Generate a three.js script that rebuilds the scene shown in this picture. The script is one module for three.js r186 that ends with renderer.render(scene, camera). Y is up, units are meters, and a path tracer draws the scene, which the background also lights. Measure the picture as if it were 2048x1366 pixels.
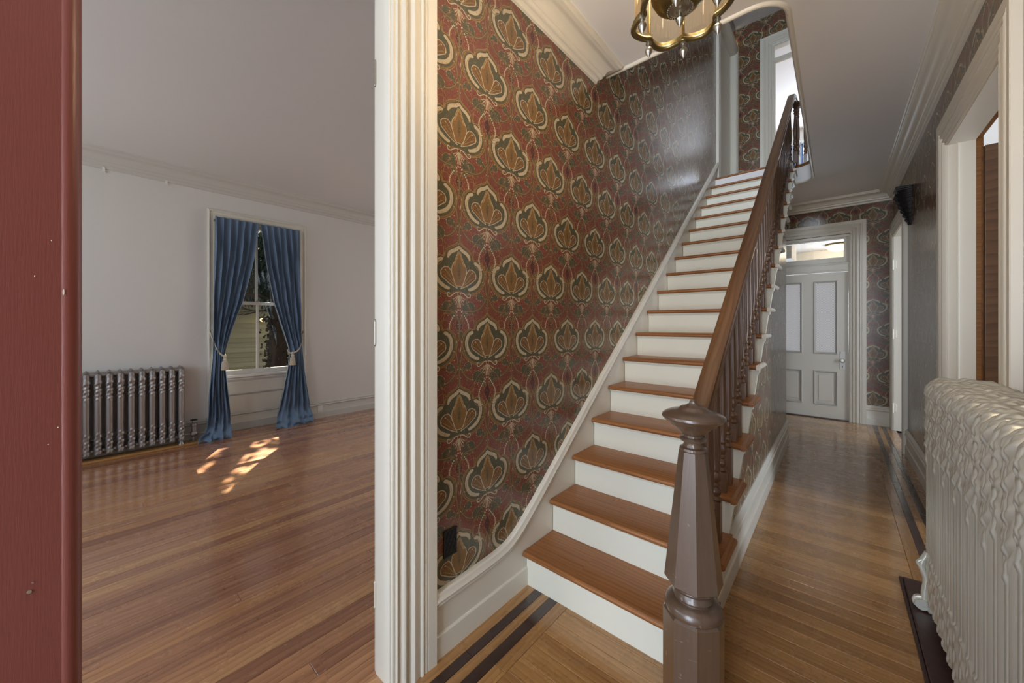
import * as THREE from 'three';
import { mergeGeometries, toCreasedNormals, mergeVertices } from 'three/addons/utils/BufferGeometryUtils.js';
import { RoundedBoxGeometry } from 'three/addons/geometries/RoundedBoxGeometry.js';
import { ImprovedNoise } from 'three/addons/math/ImprovedNoise.js';
import { RectAreaLightUniformsLib } from 'three/addons/lights/RectAreaLightUniformsLib.js';

// ------------------------------------------------------------------ camera, sky, sun, exposure
// x runs across the hall to the right, y up; "d" is the distance down the hall (d = -z)
const scene = new THREE.Scene();
const V = (x, y, d) => new THREE.Vector3(x, y, -d);
const YAW = THREE.MathUtils.degToRad(41.0);
const camera = new THREE.PerspectiveCamera(2 * THREE.MathUtils.radToDeg(Math.atan(683 / 745)), 2048 / 1366, 0.05, 200);
camera.position.copy(V(0, 1.4, 0));
camera.lookAt(V(-Math.sin(YAW), 1.4, Math.cos(YAW)));
camera.setViewOffset(2048, 1366, 0, 35, 2048, 1366);
scene.add(camera);

const renderer = new THREE.WebGLRenderer({ antialias: true });
renderer.toneMapping = THREE.LinearToneMapping;
renderer.toneMappingExposure = 1.0;
renderer.shadowMap.enabled = true;
renderer.shadowMap.type = THREE.PCFSoftShadowMap;
RectAreaLightUniformsLib.init();

scene.background = new THREE.Color(0.66, 0.72, 0.80);
scene.backgroundIntensity = 0.4;

const sun = new THREE.DirectionalLight(new THREE.Color(1.0, 0.86, 0.68), 34);
sun.position.copy(V(-5.7 - 8, 1.4 + 8.8, 1.52 + 3.44));
sun.target.position.copy(V(-5.7, 1.4, 1.52));
sun.castShadow = true;
sun.shadow.mapSize.set(2048, 2048);
sun.shadow.radius = 1.2;
Object.assign(sun.shadow.camera, { left: -8, right: 8, top: 8, bottom: -8, near: 0.5, far: 40 });
scene.add(sun, sun.target);

// soft daylight that comes in through each real opening outside the frame (a rectangle the size of the opening)
function daylight(at, towards, w, h, color, intensity) {
  const l = new THREE.RectAreaLight(color, intensity, w, h);
  l.position.copy(at); l.lookAt(towards); scene.add(l);
  return l;
}
const DAY = new THREE.Color(0.80, 0.92, 1.08);
daylight(V(-0.35, 1.45, -2.32), V(-0.35, 1.45, 2), 1.5, 2.7, DAY, 8.5);          // open front doorway behind the camera
daylight(V(-4.45, 1.75, -2.32), V(-4.45, 1.75, 2), 1.0, 1.95, DAY, 4.2);             // front windows of the parlour
daylight(V(-2.5, 1.75, -2.32), V(-2.5, 1.75, 2), 1.0, 1.95, DAY, 4.2);
daylight(V(-3.4, 1.75, 5.12), V(-3.4, 1.75, 2), 1.0, 1.95, DAY, 2.4);              // back window of the parlour
daylight(V(3.98, 1.75, 3.4), V(0, 1.75, 3.4), 1.1, 1.95, DAY, 12);               // side room
daylight(V(3.98, 1.75, 6.3), V(0, 1.75, 6.3), 1.1, 1.95, DAY, 10);
daylight(V(-0.35, 1.5, 10.68), V(-0.35, 1.5, 8), 1.6, 1.2, DAY, 6);              // kitchen
daylight(V(-0.1, 5.0, 11.95), V(-0.1, 5.0, 8), 1.0, 1.7, DAY, 24);               // upstairs back room
daylight(V(-0.35, 5.0, -1.12), V(-0.35, 5.0, 4), 0.9, 1.8, DAY, 30);              // upstairs front window

// ------------------------------------------------------------------ helpers
let seed = 20240611;
const rnd = () => { seed |= 0; seed = (seed + 0x6D2B79F5) | 0; let t = Math.imul(seed ^ (seed >>> 15), 1 | seed); t = (t + Math.imul(t ^ (t >>> 7), 61 | t)) ^ t; return ((t ^ (t >>> 14)) >>> 0) / 4294967296; };
const rr = (a, b) => a + (b - a) * rnd();
const noise = new ImprovedNoise();
const lerp = (a, b, t) => a + (b - a) * t;
const clamp = (x, a, b) => Math.min(b, Math.max(a, x));
const sstep = (a, b, x) => { const t = clamp((x - a) / (b - a), 0, 1); return t * t * (3 - 2 * t); };
function table(rows, x) {           // piecewise-linear look-up, rows sorted by rows[i][0]
  if (x <= rows[0][0]) return rows[0].slice(1);
  for (let i = 1; i < rows.length; i++) if (x <= rows[i][0]) { const t = (x - rows[i - 1][0]) / (rows[i][0] - rows[i - 1][0]); return rows[i].slice(1).map((q, k) => lerp(rows[i - 1][k + 1], q, t)); }
  return rows[rows.length - 1].slice(1);
}
const taken = {};
function numbered(name) { const n = taken[name] = (taken[name] ?? -1) + 1; return n ? `${name}_${String(n).padStart(3, '0')}` : name; }
function prep(g) {
  const o = g.index ? g.toNonIndexed() : g;
  if (!o.attributes.uv) o.setAttribute('uv', new THREE.BufferAttribute(new Float32Array(o.attributes.position.count * 2), 2));
  if (!o.attributes.normal) o.computeVertexNormals();
  for (const k of Object.keys(o.attributes)) if (!['position', 'normal', 'uv'].includes(k)) o.deleteAttribute(k);
  return o;
}
function merge(list) { const a = (Array.isArray(list) ? list.flat(3) : [list]).map(prep); return a.length === 1 ? a[0] : mergeGeometries(a); }
function mesh(name, geos, mat, parent) {
  const m = new THREE.Mesh(geos.isBufferGeometry ? geos : merge(geos), mat);
  m.castShadow = m.receiveShadow = true;
  m.name = parent ? name : numbered(name);
  (parent || scene).add(m);
  return m;
}
function tag(o, label, category, group) { o.userData.label = label; o.userData.category = category; if (group) o.userData.group = group; return o; }
function thing(name, label, category, at = V(0, 0, 0), group) {
  const o = new THREE.Group(); o.name = numbered(name); o.position.copy(at); scene.add(o);
  return tag(o, label, category, group);
}
function structGroup(name, label) { const o = new THREE.Group(); o.name = name; o.userData.kind = 'structure'; if (label) o.userData.label = label; scene.add(o); return o; }
function struct(name, geos, mat, label) { const m = mesh(name, geos, mat); m.name = name; m.userData.kind = 'structure'; if (label) m.userData.label = label; return m; }

// box with uv in metres
function bx(x0, x1, y0, y1, d0, d1) {
  const g = new THREE.BoxGeometry(x1 - x0, y1 - y0, d1 - d0).toNonIndexed();
  g.translate((x0 + x1) / 2, (y0 + y1) / 2, -(d0 + d1) / 2);
  const p = g.attributes.position, n = g.attributes.normal, uv = g.attributes.uv;
  for (let i = 0; i < p.count; i++) {
    const x = p.getX(i), y = p.getY(i), d = -p.getZ(i);
    if (Math.abs(n.getX(i)) > 0.5) uv.setXY(i, d, y); else if (Math.abs(n.getZ(i)) > 0.5) uv.setXY(i, x, y); else uv.setXY(i, x, d);
  }
  return g;
}
function rbx(x0, x1, y0, y1, d0, d1, r = 0.004, seg = 2) {
  const g = new RoundedBoxGeometry(x1 - x0, y1 - y0, d1 - d0, seg, Math.min(r, (x1 - x0) / 2.01, (y1 - y0) / 2.01, (d1 - d0) / 2.01));
  g.translate((x0 + x1) / 2, (y0 + y1) / 2, -(d0 + d1) / 2);
  return g;
}
// wall slab with rectangular openings; axis 'x': slab between x0..x1 running along d; axis 'd': slab between d0..d1 running along x
function wall(axis, t0, t1, a0, a1, y0, y1, openings = []) {
  const out = [], add = (p, q, r, s) => { if (q - p > 1e-4 && s - r > 1e-4) out.push(axis === 'x' ? bx(t0, t1, r, s, p, q) : bx(p, q, r, s, t0, t1)); };
  let at = a0;
  for (const [oa, ob, ya, yb] of [...openings].sort((p, q) => p[0] - q[0])) { add(at, oa, y0, y1); add(oa, ob, y0, ya); add(oa, ob, yb, y1); at = ob; }
  add(at, a1, y0, y1);
  return out;
}
// sweep of a closed profile [[a, b], ...] along a polyline that lies in a plane with unit normal N: a runs along N x T, b along N
function sweep(profile, pts, N, { closed = false, crease = 0.5, caps = true } = {}) {
  const n = pts.length, T = [], S = [], L = [0];
  for (let i = 0; i < (closed ? n : n - 1); i++) T.push(pts[(i + 1) % n].clone().sub(pts[i]).normalize());
  const side = (t) => new THREE.Vector3().crossVectors(N, t);
  for (let i = 0; i < n; i++) {
    const t0 = closed ? T[(i - 1 + n) % n] : T[Math.max(0, i - 1)], t1 = closed ? T[i] : T[Math.min(n - 2, i)];
    const s0 = side(t0), s1 = side(t1), m = s0.clone().add(s1);
    S.push(m.divideScalar(Math.max(0.2, 1 + s0.dot(s1))));
    if (i) L.push(L[i - 1] + pts[i].distanceTo(pts[i - 1]));
  }
  const per = [0]; for (let k = 0; k < profile.length; k++) { const q = profile[(k + 1) % profile.length]; per.push(per[k] + Math.hypot(q[0] - profile[k][0], q[1] - profile[k][1])); }
  const at = (i, k) => pts[i].clone().addScaledVector(S[i], profile[k][0]).addScaledVector(N, profile[k][1]);
  const pos = [], uv = [], rows = closed ? n : n - 1;
  let area = 0; for (let k = 0; k < profile.length; k++) { const q = profile[(k + 1) % profile.length]; area += profile[k][0] * q[1] - q[0] * profile[k][1]; }
  const quad = (A, B, C, D, ua, ub, va, vb) => {
    const tri = area > 0 ? [[A, ua, va], [D, ua, vb], [C, ub, vb], [A, ua, va], [C, ub, vb], [B, ub, va]] : [[A, ua, va], [B, ub, va], [C, ub, vb], [A, ua, va], [C, ub, vb], [D, ua, vb]];
    for (const [p, u, v] of tri) { pos.push(p.x, p.y, p.z); uv.push(u, v); }
  };
  for (let i = 0; i < rows; i++) {
    const j = (i + 1) % n, la = L[i], lb = j ? L[j] : L[i] + pts[0].distanceTo(pts[n - 1]);
    for (let k = 0; k < profile.length; k++) { const k2 = (k + 1) % profile.length; quad(at(i, k), at(j, k), at(j, k2), at(i, k2), la, lb, per[k], per[k + 1]); }
  }
  if (!closed && caps) {
    const tris = THREE.ShapeUtils.triangulateShape(profile.map((p) => new THREE.Vector2(...p)), []);
    for (const [i, flip] of [[0, false], [n - 1, true]]) for (const t of tris) for (const k of (flip ? [t[0], t[2], t[1]] : t)) { const p = at(i, k); pos.push(p.x, p.y, p.z); uv.push(profile[k][0], profile[k][1]); }
  }
  const g = new THREE.BufferGeometry();
  g.setAttribute('position', new THREE.Float32BufferAttribute(pos, 3)); g.setAttribute('uv', new THREE.Float32BufferAttribute(uv, 2));
  return toCreasedNormals(g, crease);
}
// round bits for profiles
function arc(cx, cy, r, a0, a1, n = 6) { const o = []; for (let i = 0; i <= n; i++) { const t = lerp(a0, a1, i / n) * Math.PI / 180; o.push([cx + r * Math.cos(t), cy + r * Math.sin(t)]); } return o; }
// a grid surface from a function (u, v) -> Vector3, with uv in the units the function chooses
function grid(nu, nv, fn, crease = 1.2) {
  const g = new THREE.BufferGeometry(), pos = [], uv = [], idx = [];
  for (let j = 0; j <= nv; j++) for (let i = 0; i <= nu; i++) { const p = fn(i / nu, j / nv); pos.push(p.x, p.y, p.z); uv.push(p.u ?? i / nu, p.v ?? j / nv); }
  for (let j = 0; j < nv; j++) for (let i = 0; i < nu; i++) { const a = j * (nu + 1) + i, b = a + 1, c = a + nu + 1, d = c + 1; idx.push(a, b, d, a, d, c); }
  g.setAttribute('position', new THREE.Float32BufferAttribute(pos, 3)); g.setAttribute('uv', new THREE.Float32BufferAttribute(uv, 2)); g.setIndex(idx);
  g.computeVertexNormals();
  return g;
}
function tube(pts, r, seg = 24, rad = 8, closed = false) { return new THREE.TubeGeometry(new THREE.CatmullRomCurve3(pts, closed, 'catmullrom', 0.5), seg, r, rad, closed); }
function upright(g) { const p = g.attributes.position, u = g.attributes.uv; for (let i = 0; i < p.count; i++) u.setXY(i, p.getY(i), u.getX(i) * 0.5); return g; }   // grain runs up the piece
function lathe(pts, seg = 32) { const g = new THREE.LatheGeometry(pts.map(([r, y]) => new THREE.Vector2(r, y)), seg); return upright(toCreasedNormals(g, 0.7)); }
function put(g, x, y, d) { return g.translate(x, y, -d); }

// ------------------------------------------------------------------ procedural textures
function canvasTex(w, h, draw, srgb = true) {
  const c = document.createElement('canvas'); c.width = w; c.height = h;
  draw(c.getContext('2d'), w, h);
  const t = new THREE.CanvasTexture(c);
  t.wrapS = t.wrapT = THREE.RepeatWrapping; if (srgb) t.colorSpace = THREE.SRGBColorSpace;
  return t;
}
function dataTex(w, h, fn, srgb = true) {
  const a = new Uint8Array(w * h * 4);
  for (let j = 0; j < h; j++) for (let i = 0; i < w; i++) { const c = fn(i / w, j / h); for (let k = 0; k < 3; k++) a[(j * w + i) * 4 + k] = clamp(c[k], 0, 1) * 255; a[(j * w + i) * 4 + 3] = 255; }
  const t = new THREE.DataTexture(a, w, h);
  t.wrapS = t.wrapT = THREE.RepeatWrapping; t.magFilter = THREE.LinearFilter; t.minFilter = THREE.LinearMipmapLinearFilter; t.generateMipmaps = true;
  if (srgb) t.colorSpace = THREE.SRGBColorSpace; t.needsUpdate = true;
  return t;
}
// wood: u along the grain (tile 2 m), v across it (tile 0.5 m)
function woodTex(dark, light, z, rings = 16, w = 1024, h = 512) {
  return dataTex(w, h, (u, v) => {
    const wob = noise.noise(u * 3, v * 4, z) * 0.9 + noise.noise(u * 9, v * 7, z + 5) * 0.3;
    const s = v * rings + wob * 1.3, f = s - Math.floor(s);
    const ring = Math.pow(f, 2.2) * 0.55 + 0.45 * (0.5 + 0.5 * noise.noise(s * 0.7, u * 2, z + 9));
    const fibre = noise.noise(u * 26, v * 240, z + 3) * 0.5 + noise.noise(u * 60, v * 420, z + 4) * 0.3;
    const streak = noise.noise(u * 2.2, v * 22, z + 7) * 0.5;
    const t = clamp(0.52 - (ring - 0.45) * 0.75 + fibre * 0.28 + streak * 0.45, 0, 1);
    const pore = noise.noise(u * 40, v * 300, z + 8) > 0.55 ? 0.9 : 1;
    return [0, 1, 2].map((k) => lerp(dark[k], light[k], t) * pore);
  });
}
const rgb = (h) => [(h >> 16 & 255) / 255, (h >> 8 & 255) / 255, (h & 255) / 255];
const TX = {
  pine: woodTex(rgb(0x9c735a), rgb(0xe2bb96), 1.3, 14),
  oak: woodTex(rgb(0x8e6b44), rgb(0xcfa874), 4.7, 20),
  walnut: woodTex(rgb(0x3d2c26), rgb(0x5d4640), 8.1, 18, 512, 256),
  mahogany: woodTex(rgb(0x503a28), rgb(0x83654a), 11.9, 22),
};
for (const k in TX) TX[k].repeat.set(0.5, 2);
TX.fine = dataTex(256, 256, (u, v) => { const q = 0.5 + 0.22 * noise.noise(u * 24, v * 24, 2) + 0.16 * noise.noise(u * 70, v * 70, 3); return [q, q, q]; }, false);
TX.fine.repeat.set(2, 2);
TX.scuff = dataTex(512, 512, (u, v) => {        // gloss that varies over a waxed floor
  const q = 0.50 + 0.18 * noise.noise(u * 6, v * 6, 12) + 0.12 * noise.noise(u * 30, v * 30, 13) + 0.08 * noise.noise(u * 110, v * 110, 14); return [q, q, q];
}, false);
TX.scuff.repeat.set(0.6, 0.6);
// varnished newel wood with pale knocks and scratches (u up the post, 1.2 m a tile)
TX.newel = canvasTex(1024, 512, (c, W, H) => {
  c.fillStyle = '#5f4a3b'; c.fillRect(0, 0, W, H);
  for (let i = 0; i < 2600; i++) { c.globalAlpha = 0.06; c.fillStyle = rnd() < 0.5 ? '#44322a' : '#7a614d'; c.fillRect(rnd() * W, rnd() * H, 30 + rnd() * 220, 1 + rnd() * 2.5); }
  for (let i = 0; i < 170; i++) { c.globalAlpha = rr(0.2, 0.75); c.strokeStyle = '#b3a698'; c.lineWidth = rr(0.6, 2); const x = Math.pow(rnd(), 1.8) * W * 0.6, y = rnd() * H, a = rnd() * 6.28, l = rr(2, 16); c.beginPath(); c.moveTo(x, y); c.lineTo(x + l * Math.cos(a), y + l * Math.sin(a)); c.stroke(); }
  c.globalAlpha = 1;
});
TX.newel.repeat.set(1 / 1.2, 1);

// wallpaper: one repeat is 0.356 m x 0.64 m, medallions in a half-drop
const WPW = 0.356, WPH = 0.64;
TX.paper = canvasTex(768, 1380, (c, W, H) => {
  const S = W / WPW;                              // pixels per metre
  c.fillStyle = '#7b4b40'; c.fillRect(0, 0, W, H);
  const red = ['#87584b', '#774f43', '#805643', '#6c473d'], gold = '#a0835a', olive = '#6f5e40', green = '#555746', teal = '#50554f', cream = '#c0b59c', orange = '#9c6b44', plum = '#573a3b';
  const wrap = (x, y, f) => { for (const ox of [-1, 0, 1]) for (const oy of [-1, 0, 1]) { const px = (x + ox * WPW) * S, py = (y + oy * WPH) * S; if (px < -0.3 * S || px > W + 0.3 * S || py < -0.45 * S || py > H + 0.45 * S) continue; c.save(); c.translate(px, py); c.scale(S, S); f(); c.restore(); } };
  const line = (col, w) => { c.strokeStyle = col; c.lineWidth = w; c.lineCap = 'round'; c.lineJoin = 'round'; c.stroke(); };
  // mottled ground
  for (let i = 0; i < 900; i++) { const x = rnd() * WPW, y = rnd() * WPH, r = rr(0.002, 0.007), col = red[Math.floor(rnd() * 4)]; wrap(x, y, () => { c.fillStyle = col; c.beginPath(); c.ellipse(0, 0, r, r * 0.6, x * 50, 0, 7); c.fill(); }); }
  function swirl(x, y, r, dir, rot) {
    wrap(x, y, () => {
      c.rotate(rot); c.scale(dir, 1);
      c.fillStyle = green; c.beginPath(); c.moveTo(-r * 0.9, r * 1.5); c.bezierCurveTo(-r * 1.7, -r * 0.2, -r * 0.6, -r * 1.5, r * 0.4, -r); c.bezierCurveTo(r * 1.1, -r * 0.6, r * 0.9, r * 0.5, r * 0.1, r * 0.5); c.bezierCurveTo(-r * 0.5, r * 0.5, -r * 0.2, r * 1.1, -r * 0.9, r * 1.5); c.fill(); line(gold, 0.0016);
      c.beginPath(); for (let t = 0; t < 10; t += 0.2) { const q = r * 0.75 * Math.exp(-t * 0.17); const X = q * Math.cos(t) - r * 0.05, Y = q * Math.sin(t) - r * 0.25; t ? c.lineTo(X, Y) : c.moveTo(X, Y); } line(teal, 0.006); line(olive, 0.0022);
      for (let k = 0; k < 9; k++) { const a = k / 9 * 6.28; c.fillStyle = k % 2 ? orange : cream; c.beginPath(); c.arc(r * 0.95 * Math.cos(a) - r * 0.05, r * 0.95 * Math.sin(a) - r * 0.2, 0.0022, 0, 7); c.fill(); }
    });
  }
  function half(x, y) {                           // everything that belongs to one medallion at (x, y), y down
    for (const s of [-1, 1]) {
      swirl(x + s * 0.066, y + 0.175, 0.034, s, 0.25 * s);
      swirl(x + s * 0.126, y + 0.115, 0.022, -s, -0.5 * s);
      swirl(x + s * 0.135, y - 0.155, 0.024, s, 2.6 * s);
    }
    wrap(x, y, () => {
      for (const s of [-1, 1]) {                  // ogee stems linking the medallions
        c.beginPath(); c.moveTo(0, -0.215); c.bezierCurveTo(s * 0.03, -0.17, s * 0.05, -0.135, s * 0.12, -0.14); c.bezierCurveTo(s * 0.18, -0.14, s * 0.19, -0.06, s * 0.165, 0.0); c.bezierCurveTo(s * 0.15, 0.06, s * 0.19, 0.12, s * 0.175, 0.2); line(green, 0.011); line(olive, 0.0075); line(gold, 0.0018);
        c.beginPath(); c.moveTo(s * 0.005, 0.15); c.bezierCurveTo(s * 0.06, 0.13, s * 0.1, 0.2, s * 0.09, 0.27); c.bezierCurveTo(s * 0.08, 0.31, s * 0.03, 0.32, s * 0.004, 0.3); line(gold, 0.0022);
        for (let k = 0; k < 15; k++) {            // pearl strings under the shell
          const t = k / 14, px = s * (0.006 + 0.05 * Math.sin(t * 2.5)), py = 0.175 + t * 0.125;
          c.fillStyle = cream; c.beginPath(); c.arc(px, py, 0.0044, 0, 7); c.fill();
        }
        for (let k = 0; k < 8; k++) { c.fillStyle = k % 2 ? orange : '#a0743f'; c.beginPath(); c.ellipse(s * (0.02 + 0.013 * (k % 3)), 0.225 + 0.01 * k, 0.004, 0.0025, k, 0, 7); c.fill(); }
      }
      c.fillStyle = plum; c.beginPath(); c.moveTo(0, 0.2); c.lineTo(0.022, 0.245); c.lineTo(0, 0.29); c.lineTo(-0.022, 0.245); c.fill(); line(orange, 0.0018);
      c.scale(1.07, 0.93);
      // body of the medallion: crown + two round lobes
      const outline = (k) => { c.beginPath(); c.moveTo(0, -0.126 * k - 0.004); c.bezierCurveTo(0.02 * k, -0.1 * k, 0.068 * k, -0.098 * k, 0.069 * k, -0.062 * k); c.bezierCurveTo(0.072 * k, -0.05 * k, 0.082 * k, -0.056 * k, 0.092 * k, -0.058 * k); c.bezierCurveTo(0.155 * k, -0.045 * k, 0.155 * k, 0.075 * k, 0.07 * k, 0.1 * k); c.bezierCurveTo(0.05 * k, 0.106 * k, 0.03 * k, 0.1 * k, 0, 0.092 * k);
        c.bezierCurveTo(-0.03 * k, 0.1 * k, -0.05 * k, 0.106 * k, -0.07 * k, 0.1 * k); c.bezierCurveTo(-0.155 * k, 0.075 * k, -0.155 * k, -0.045 * k, -0.092 * k, -0.058 * k); c.bezierCurveTo(-0.082 * k, -0.056 * k, -0.072 * k, -0.05 * k, -0.069 * k, -0.062 * k); c.bezierCurveTo(-0.068 * k, -0.098 * k, -0.02 * k, -0.1 * k, 0, -0.126 * k - 0.004); c.closePath(); };
      outline(1.13); c.fillStyle = olive; c.fill(); line(gold, 0.0028);
      outline(1.07); line(gold, 0.0022);
      outline(1.02); c.fillStyle = green; c.fill();
      for (let k = 0; k < 120; k++) { const a = k / 120 * 6.2832, q = 1.1; c.save(); c.rotate(a); c.fillStyle = '#54452c'; c.fillRect(0.112, -0.001, 0.0055, 0.002); c.restore(); }
      // cream band in three broken arcs
      const band = (f) => { c.beginPath(); f(); line('#5b4b33', 0.022); c.beginPath(); f(); line(cream, 0.0175); };
      band(() => { c.moveTo(-0.056, -0.062); c.bezierCurveTo(-0.054, -0.094, -0.018, -0.09, 0, -0.112); c.bezierCurveTo(0.018, -0.09, 0.054, -0.094, 0.056, -0.062); });
      for (const s of [-1, 1]) band(() => { c.moveTo(s * 0.093, -0.046); c.bezierCurveTo(s * 0.142, -0.03, s * 0.138, 0.068, s * 0.058, 0.086); });
      for (let k = 0; k < 46; k++) {              // notches in the cream band
        const t = k / 45; c.fillStyle = '#80765c';
        for (const s of [-1, 1]) { const a = lerp(-0.95, 1.15, t), px = s * (0.066 + 0.06 * Math.cos(a)), py = 0.021 + 0.069 * Math.sin(a); c.fillRect(px - 0.001, py - 0.001, 0.0022, 0.0022); }
      }
      outline(0.80); c.fillStyle = green; c.fill();
      c.globalAlpha = 0.6; c.fillStyle = teal; c.beginPath(); c.ellipse(0.055, 0.03, 0.03, 0.045, 0, 0, 7); c.ellipse(-0.055, 0.03, 0.03, 0.045, 0, 0, 7); c.fill(); c.globalAlpha = 1;
      // palmette
      c.save(); c.translate(0, -0.002); c.scale(1.24, 1.12);
      c.beginPath(); c.moveTo(0, -0.078); c.bezierCurveTo(0.018, -0.06, 0.012, -0.045, 0.02, -0.035); c.bezierCurveTo(0.04, -0.01, 0.035, 0.03, 0.012, 0.068); c.lineTo(-0.012, 0.068); c.bezierCurveTo(-0.035, 0.03, -0.04, -0.01, -0.02, -0.035); c.bezierCurveTo(-0.012, -0.045, -0.018, -0.06, 0, -0.078); c.fillStyle = '#84653f'; c.fill(); line('#c2b18c', 0.003);
      for (let k = 0; k < 7; k++) for (const s of [-1, 1]) { const q = k / 6; c.fillStyle = k % 2 ? '#a0845a' : '#93734a'; c.beginPath(); c.ellipse(s * (0.004 + 0.017 * q), -0.074 + 0.05 * q, 0.0062, 0.0036, s * 0.9, 0, 7); c.fill(); line('#b5a684', 0.0011); }
      c.fillStyle = olive; c.beginPath(); c.ellipse(0, 0.005, 0.009, 0.036, 0, 0, 7); c.fill(); line('#6f7050', 0.0016);
      c.fillStyle = '#6b5030'; c.beginPath(); c.ellipse(0, 0.012, 0.004, 0.02, 0, 0, 7); c.fill();
      for (const s of [-1, 1]) {
        c.beginPath(); c.moveTo(s * 0.008, 0.078); c.bezierCurveTo(s * 0.03, 0.04, s * 0.026, 0.01, s * 0.046, -0.008); c.bezierCurveTo(s * 0.072, -0.012, s * 0.084, 0.012, s * 0.074, 0.034); c.bezierCurveTo(s * 0.058, 0.044, s * 0.05, 0.06, s * 0.008, 0.078); c.fillStyle = '#75593a'; c.fill(); line(cream, 0.0034);
        c.beginPath(); c.moveTo(s * 0.012, 0.07); c.bezierCurveTo(s * 0.036, 0.04, s * 0.04, 0.02, s * 0.058, 0.006); line('#9d8b66', 0.002);
        c.beginPath(); c.moveTo(s * 0.012, 0.07); c.bezierCurveTo(s * 0.04, 0.05, s * 0.05, 0.036, s * 0.068, 0.026); line('#9d8b66', 0.002);
        for (let k = 0; k < 4; k++) { c.fillStyle = k % 2 ? cream : orange; c.beginPath(); c.arc(s * (0.05 + 0.009 * k), -0.004 + 0.009 * k, 0.003, 0, 7); c.fill(); }
      }
      c.restore();
      for (const s of [-1, 1]) {
        // scrolls of the shell under the medallion
        c.beginPath(); c.moveTo(0, 0.108); c.bezierCurveTo(s * 0.03, 0.094, s * 0.036, 0.132, s * 0.058, 0.126); c.bezierCurveTo(s * 0.07, 0.116, s * 0.06, 0.102, s * 0.051, 0.11); line('#4a4036', 0.0085); line(cream, 0.0056);
        for (let k = 0; k < 4; k++) { c.beginPath(); c.moveTo(0, 0.118); c.lineTo(s * (0.008 + 0.011 * k), 0.176 - 0.011 * k); line(k % 2 ? '#b0a184' : cream, 0.0042); }
      }
      c.beginPath(); c.moveTo(0, 0.116); c.lineTo(0, 0.176); line(cream, 0.003);
      c.fillStyle = '#6f4a30'; c.beginPath(); c.arc(0, 0.112, 0.008, 0, 7); c.fill(); line(cream, 0.0022);
      for (let k = 0; k < 26; k++) for (const s of [-1, 1]) { const t = k / 25, px = s * (0.155 + 0.02 * Math.sin(t * 9)), py = -0.13 + t * 0.36; c.fillStyle = k % 3 ? orange : cream; c.globalAlpha = 0.8; c.beginPath(); c.ellipse(px, py, 0.0022, 0.0036, t * 8, 0, 7); c.fill(); c.globalAlpha = 1; }
      for (let k = 0; k < 4; k++) for (const s of [-1, 1]) { c.beginPath(); c.moveTo(s * (0.02 + 0.012 * k), 0.19 + 0.018 * k); c.bezierCurveTo(s * (0.06 + 0.01 * k), 0.16 + 0.02 * k, s * (0.1 + 0.006 * k), 0.2 + 0.02 * k, s * (0.085 + 0.005 * k), 0.235 + 0.018 * k); line(k % 2 ? gold : '#5d3a33', 0.0016); }
      // tulip bud between the rows
      c.fillStyle = green; c.beginPath(); c.ellipse(0.178, -0.03, 0.012, 0.024, 0, 0, 7); c.fill(); line(gold, 0.0018);
      c.fillStyle = cream; c.beginPath(); c.moveTo(0.178, 0.01); c.lineTo(0.184, 0.035); c.lineTo(0.178, 0.06); c.lineTo(0.172, 0.035); c.fill();
      for (const s of [-1, 1]) { c.beginPath(); c.moveTo(0.178, 0.06); c.bezierCurveTo(0.178 + s * 0.02, 0.04, 0.178 + s * 0.022, 0.0, 0.178 + s * 0.012, -0.02); line(gold, 0.002); }
    });
  }
  half(0.178 * 0, WPH * 0.25 - 0.0); half(WPW / 2, WPH * 0.75);
  for (let i = 0; i < 1100; i++) { const x = rnd() * WPW, y = rnd() * WPH, col = [orange, gold, '#8c4a36', '#a37f55'][Math.floor(rnd() * 4)], a = rnd() * 6; wrap(x, y, () => { c.globalAlpha = 0.55; c.fillStyle = col; c.beginPath(); c.ellipse(0, 0, 0.0033, 0.0016, a, 0, 7); c.fill(); c.globalAlpha = 1; }); }
});
// canvas y runs down and uv v up: medallion rows sit at v = 0.75 (u = 0) and v = 0.25 (u = 0.5)
TX.paper.repeat.set(1 / WPW, 1 / WPH);
TX.paper.offset.set(-1.103 / WPW, 0.75 - 1.638 / WPH);
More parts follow.
